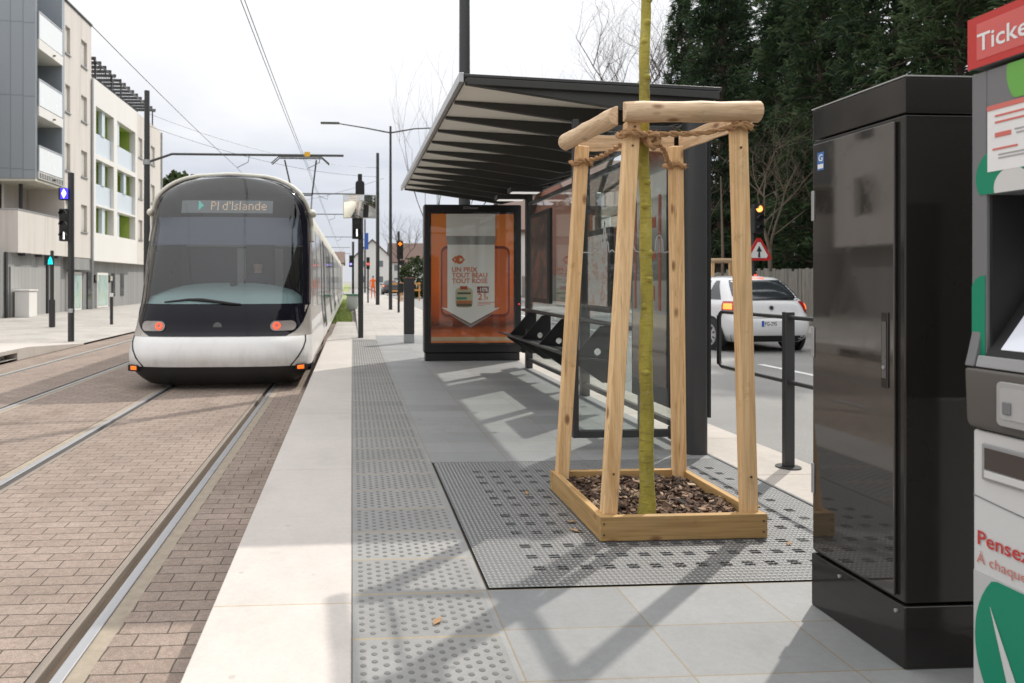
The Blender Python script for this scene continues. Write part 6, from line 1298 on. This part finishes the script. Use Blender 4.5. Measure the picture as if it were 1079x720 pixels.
# people, barriers, bin and bits
def person(name, x, y, z, h, top, trousers, label):
    vs = [(0, 0, 0.53), (0, 0, 0.66), (0, 0, 0.80), (0, 0, 0.86), (0, 0.01, 0.93), (0, 0, 0.985), (-0.055, 0, 0.50), (-0.06, 0.02, 0.27), (-0.065, 0, 0.04), (-0.065, -0.06, 0.015), (0.055, 0, 0.50), (0.065, 0.0, 0.27), (0.07, 0.03, 0.04), (0.07, -0.03, 0.015), (-0.115, 0, 0.79), (-0.145, 0.02, 0.63), (-0.13, -0.05, 0.49), (0.115, 0, 0.79), (0.145, 0.02, 0.63), (0.13, -0.06, 0.50)]
    ed = [(0, 1), (1, 2), (2, 3), (3, 4), (4, 5), (0, 6), (6, 7), (7, 8), (8, 9), (0, 10), (10, 11), (11, 12), (12, 13), (2, 14), (14, 15), (15, 16), (2, 17), (17, 18), (18, 19)]
    rd = [0.075, 0.075, 0.08, 0.03, 0.055, 0.045, 0.05, 0.035, 0.024, 0.02, 0.05, 0.035, 0.024, 0.02, 0.036, 0.027, 0.02, 0.036, 0.027, 0.02]
    me = bpy.data.meshes.new(name); me.from_pydata([(a * h, b_ * h, c * h) for a, b_, c in vs], ed, []); o = bpy.data.objects.new(name, me); col.objects.link(o)
    sk = o.modifiers.new('skin', 'SKIN'); 
    for i, r_ in enumerate(rd): me.skin_vertices[0].data[i].radius = (r_ * h, r_ * h * 0.8)
    me.skin_vertices[0].data[0].use_root = True; o.modifiers.new('sub', 'SUBSURF').levels = 1
    k = Mt('clothed_figure'); s_ = k.N.new("ShaderNodeSeparateXYZ"); k.L.new(k.co(), s_.inputs[0]); q = k.math('DIVIDE', s_.outputs[2], h)
    cr_ = k.ramp(q, [(0.0, (0.02, 0.02, 0.02)), (0.03, trousers), (0.50, top), (0.855, (0.45, 0.28, 0.2)), (0.94, (0.03, 0.02, 0.015))]); k.N['Color Ramp'].color_ramp.interpolation = 'CONSTANT'; k.base(cr_); k.rough(0.8); me.materials.append(k.m)
    o.location = (x, y, z); tag(o, label, 'person'); return o
person('person', 1.55, 52, -0.12, 1.72, (0.85, 0.16, 0.02), (0.75, 0.14, 0.02), 'worker in an orange high visibility suit standing far down the footpath')
M['orange_wood'] = plain('orange_barrier', (0.62, 0.30, 0.08), 0.6)
for i, (x, y, lb) in enumerate(((3.0, 44, 'orange barrier post pair beside the totem'), (4.0, 48, 'orange barrier farther right towards the round hedge'))):
    t_ = thing('site_barrier', (x, y, -0.18), lb, 'barrier', 'orange barriers by the road works')
    for dx in (-0.6, 0.0, 0.6): MB().box(x + dx - 0.04, x + dx + 0.04, y - 0.04, y + 0.04, -0.18, 1.1).build('barrier_post', M['orange_wood'], t_)
    for z in (0.5, 0.95): MB().box(x - 0.7, x + 0.7, y - 0.06, y - 0.041, z, z + 0.12).build('barrier_board', M['orange_wood'], t_)
BN = thing('litter_bin', (0.02, 33, -0.2), 'rounded pale litter bin with a green rim at the edge of the grass', 'bin')
MB().tube([(0.02, 33, -0.2), (0.02, 33, 0.0), (0.02, 33, 0.35), (0.02, 33, 0.5)], [0.18, 0.25, 0.28, 0.26], 16).build('bin_body', plain('bin_grey', (0.42, 0.45, 0.42), 0.6), BN); MB().tube([(0.02, 33, 0.505), (0.02, 33, 0.58)], [0.30, 0.29], 16).build('rim', plain('bin_green', (0.06, 0.2, 0.12), 0.5), BN)
FS = pole_thing('tram_signal', 0.05, 36, -0.2, 3.2, 0.06, 'farther tram signal with small violet light beside the grass track', 'signal'); h_ = MB().box(-0.15, 0.02, 35.85, 36, 1.9, 2.5).build('signal_head', M['matte_black'], FS); MB().disc((-0.06, 35.84, 2.05), 0.06, (0, -1, 0), 12).build('lit_lamp', emit('violet', (0.35, 0.3, 1.0), 1.2), h_)
RSg = pole_thing('traffic_light', 0.95, 42, -0.12, 2.6, 0.05, 'distant signal post with a small red lamp beside the orange worker', 'traffic light'); h_ = MB().box(0.85, 1.05, 41.85, 42, 1.9, 2.6).build('signal_head', M['matte_black'], RSg); MB().disc((0.95, 41.84, 2.2), 0.07, (0, -1, 0), 12).build('lit_lamp', emit('red_far', (1.0, 0.08, 0.04), 1.3), h_)
# grass beside the track
b = MB(); seeded(3)
for i in range(9000):
    x = rnd.uniform(-0.93, 0.0) ; y = 24.1 + 30 * rnd.random() ** 1.6; h = rnd.uniform(0.03, 0.10); a = rnd.uniform(0, 6.3); d = Vector((math.cos(a), math.sin(a), 0)) * 0.012; l = Vector((rnd.gauss(0, 0.03), rnd.gauss(0, 0.03), h)); p = Vector((x, y, -0.262)); b.add([p - d, p + d, p + l], [(0, 1, 2)])
k = Mt('grass_blade'); ge = k.N.new("ShaderNodeNewGeometry"); k.base(k.ramp(ge.outputs["Random Per Island"], [(0, (0.14, 0.20, 0.04)), (0.6, (0.28, 0.37, 0.09)), (1, (0.42, 0.43, 0.15))])); k.rough(0.8)
tag(b.build('grass', k.m, None, smooth=0, fix=False), 'short green grass growing along the tram track past the platform', 'grass', None, 'stuff')

# ================================================================== BEHIND THE CAMERA (mirrored in the windscreen, the glass and the cabinet)
seeded(9)
for i, (x, y, ti, s_) in enumerate(((15, 6, 0, 1.0), (15.3, 1, 1, 1.1), (14.8, -5, 2, 0.95), (15.4, -11, 0, 1.05), (15, -18, 1, 1.2), (15.2, -26, 2, 1.0), (15, -35, 0, 1.1))):
    o = copy_tree(ctypes[ti]); o.location = (x, y, -0.06); o.rotation_euler = (0, 0, rnd.uniform(0, 6.28)); o.scale = (s_, s_, s_); o['label'] = 'conifer of the roadside row standing behind the place of the ticket machine, outside the picture'
def slab_block(x0, x1, y0, y1, h, label):
    h_ = thing('apartment_building', ((x0 + x1) / 2, y1, -0.2), label, 'building'); MB().box(x0, x1, y0, y1, -0.2, h).build('wall', M['render'], h_); MB().box(x0 - 0.2, x1 + 0.2, y0 - 0.2, y1 + 0.2, h, h + 0.4).build('roof', M['roof_grey'], h_)
    n = int((x1 - x0) / 3)
    for i in range(n):
        for j in range(int(h / 2.9)):
            cx_ = x0 + (x1 - x0) * (i + 0.5) / n; z = 0.9 + j * 2.9; wd = MB().box(cx_ - 0.6, cx_ + 0.6, y1 + 0.003, y1 + 0.05, z, z + 1.4).build('window', M['cream'], h_); MB().box(cx_ - 0.5, cx_ + 0.5, y1 + 0.052, y1 + 0.06, z + 0.1, z + 1.3).build('pane', M['dark_glass'], wd)
slab_block(-32, -9, -46, -34, 13, 'beige block behind the viewer mirrored in the tram windscreen')
slab_block(-8, 2.6, -86, -74, 15, 'block closing the street behind the viewer, mirrored faintly in the glass')
c3 = copy_tree(c2); c3.location = (-13.2, 19.5, -0.22); c3.rotation_euler = (0, 0, R(90)); c3['label'] = 'dark hatchback parked by the pale block and mirrored in the cabinet door'

drv = person('person', TX + 0.30, 11.35, -0.06, 1.62, (0.03, 0.035, 0.06), (0.02, 0.02, 0.03), 'tram driver in dark uniform dimly visible behind the windscreen')

seeded(31)
M['dry_leaf'] = plain('dry_leaf', (0.30, 0.18, 0.09), 0.8, 0, 0.3, 20)
for x, y in ((1.09, 3.42), (1.06, 3.30), (1.98, 3.08), (0.98, 3.9), (0.30, 2.45), (2.15, 3.6)):
    a = rnd.uniform(0, 6.3); l = rnd.uniform(0.022, 0.034); lf = MB(); d = Vector((math.cos(a), math.sin(a), 0)) * l; n_ = Vector((-math.sin(a), math.cos(a), 0)) * l * 0.45; p = Vector((x, y, 0.006))
    lf.add([p - d, p - d * 0.2 + n_ + Vector((0, 0, 0.006)), p + d + Vector((0, 0, 0.004)), p - d * 0.1 - n_ + Vector((0, 0, 0.005)), p - d + Vector((0, 0, -0.001)), p - d * 0.2 + n_ + Vector((0, 0, 0.0045)), p + d + Vector((0, 0, 0.0025)), p - d * 0.1 - n_ + Vector((0, 0, 0.0035))], [(0, 1, 2, 3), (7, 6, 5, 4), (0, 4, 5, 1), (1, 5, 6, 2), (2, 6, 7, 3), (3, 7, 4, 0)])
    tag(lf.build('dry_leaf', M['dry_leaf'], None), 'small curled dry brown leaf lying on the paving or the tree grate', 'leaf', 'dry leaves on the ground')

for y_, xx in ((35.6, FX + 0.06), (48.3, FX + 0.06)):
    MB().tube([(xx, y_, -0.2), (xx, y_, 11.2)], 0.05, 8).build('downpipe', M['steel'], B, smooth=60)
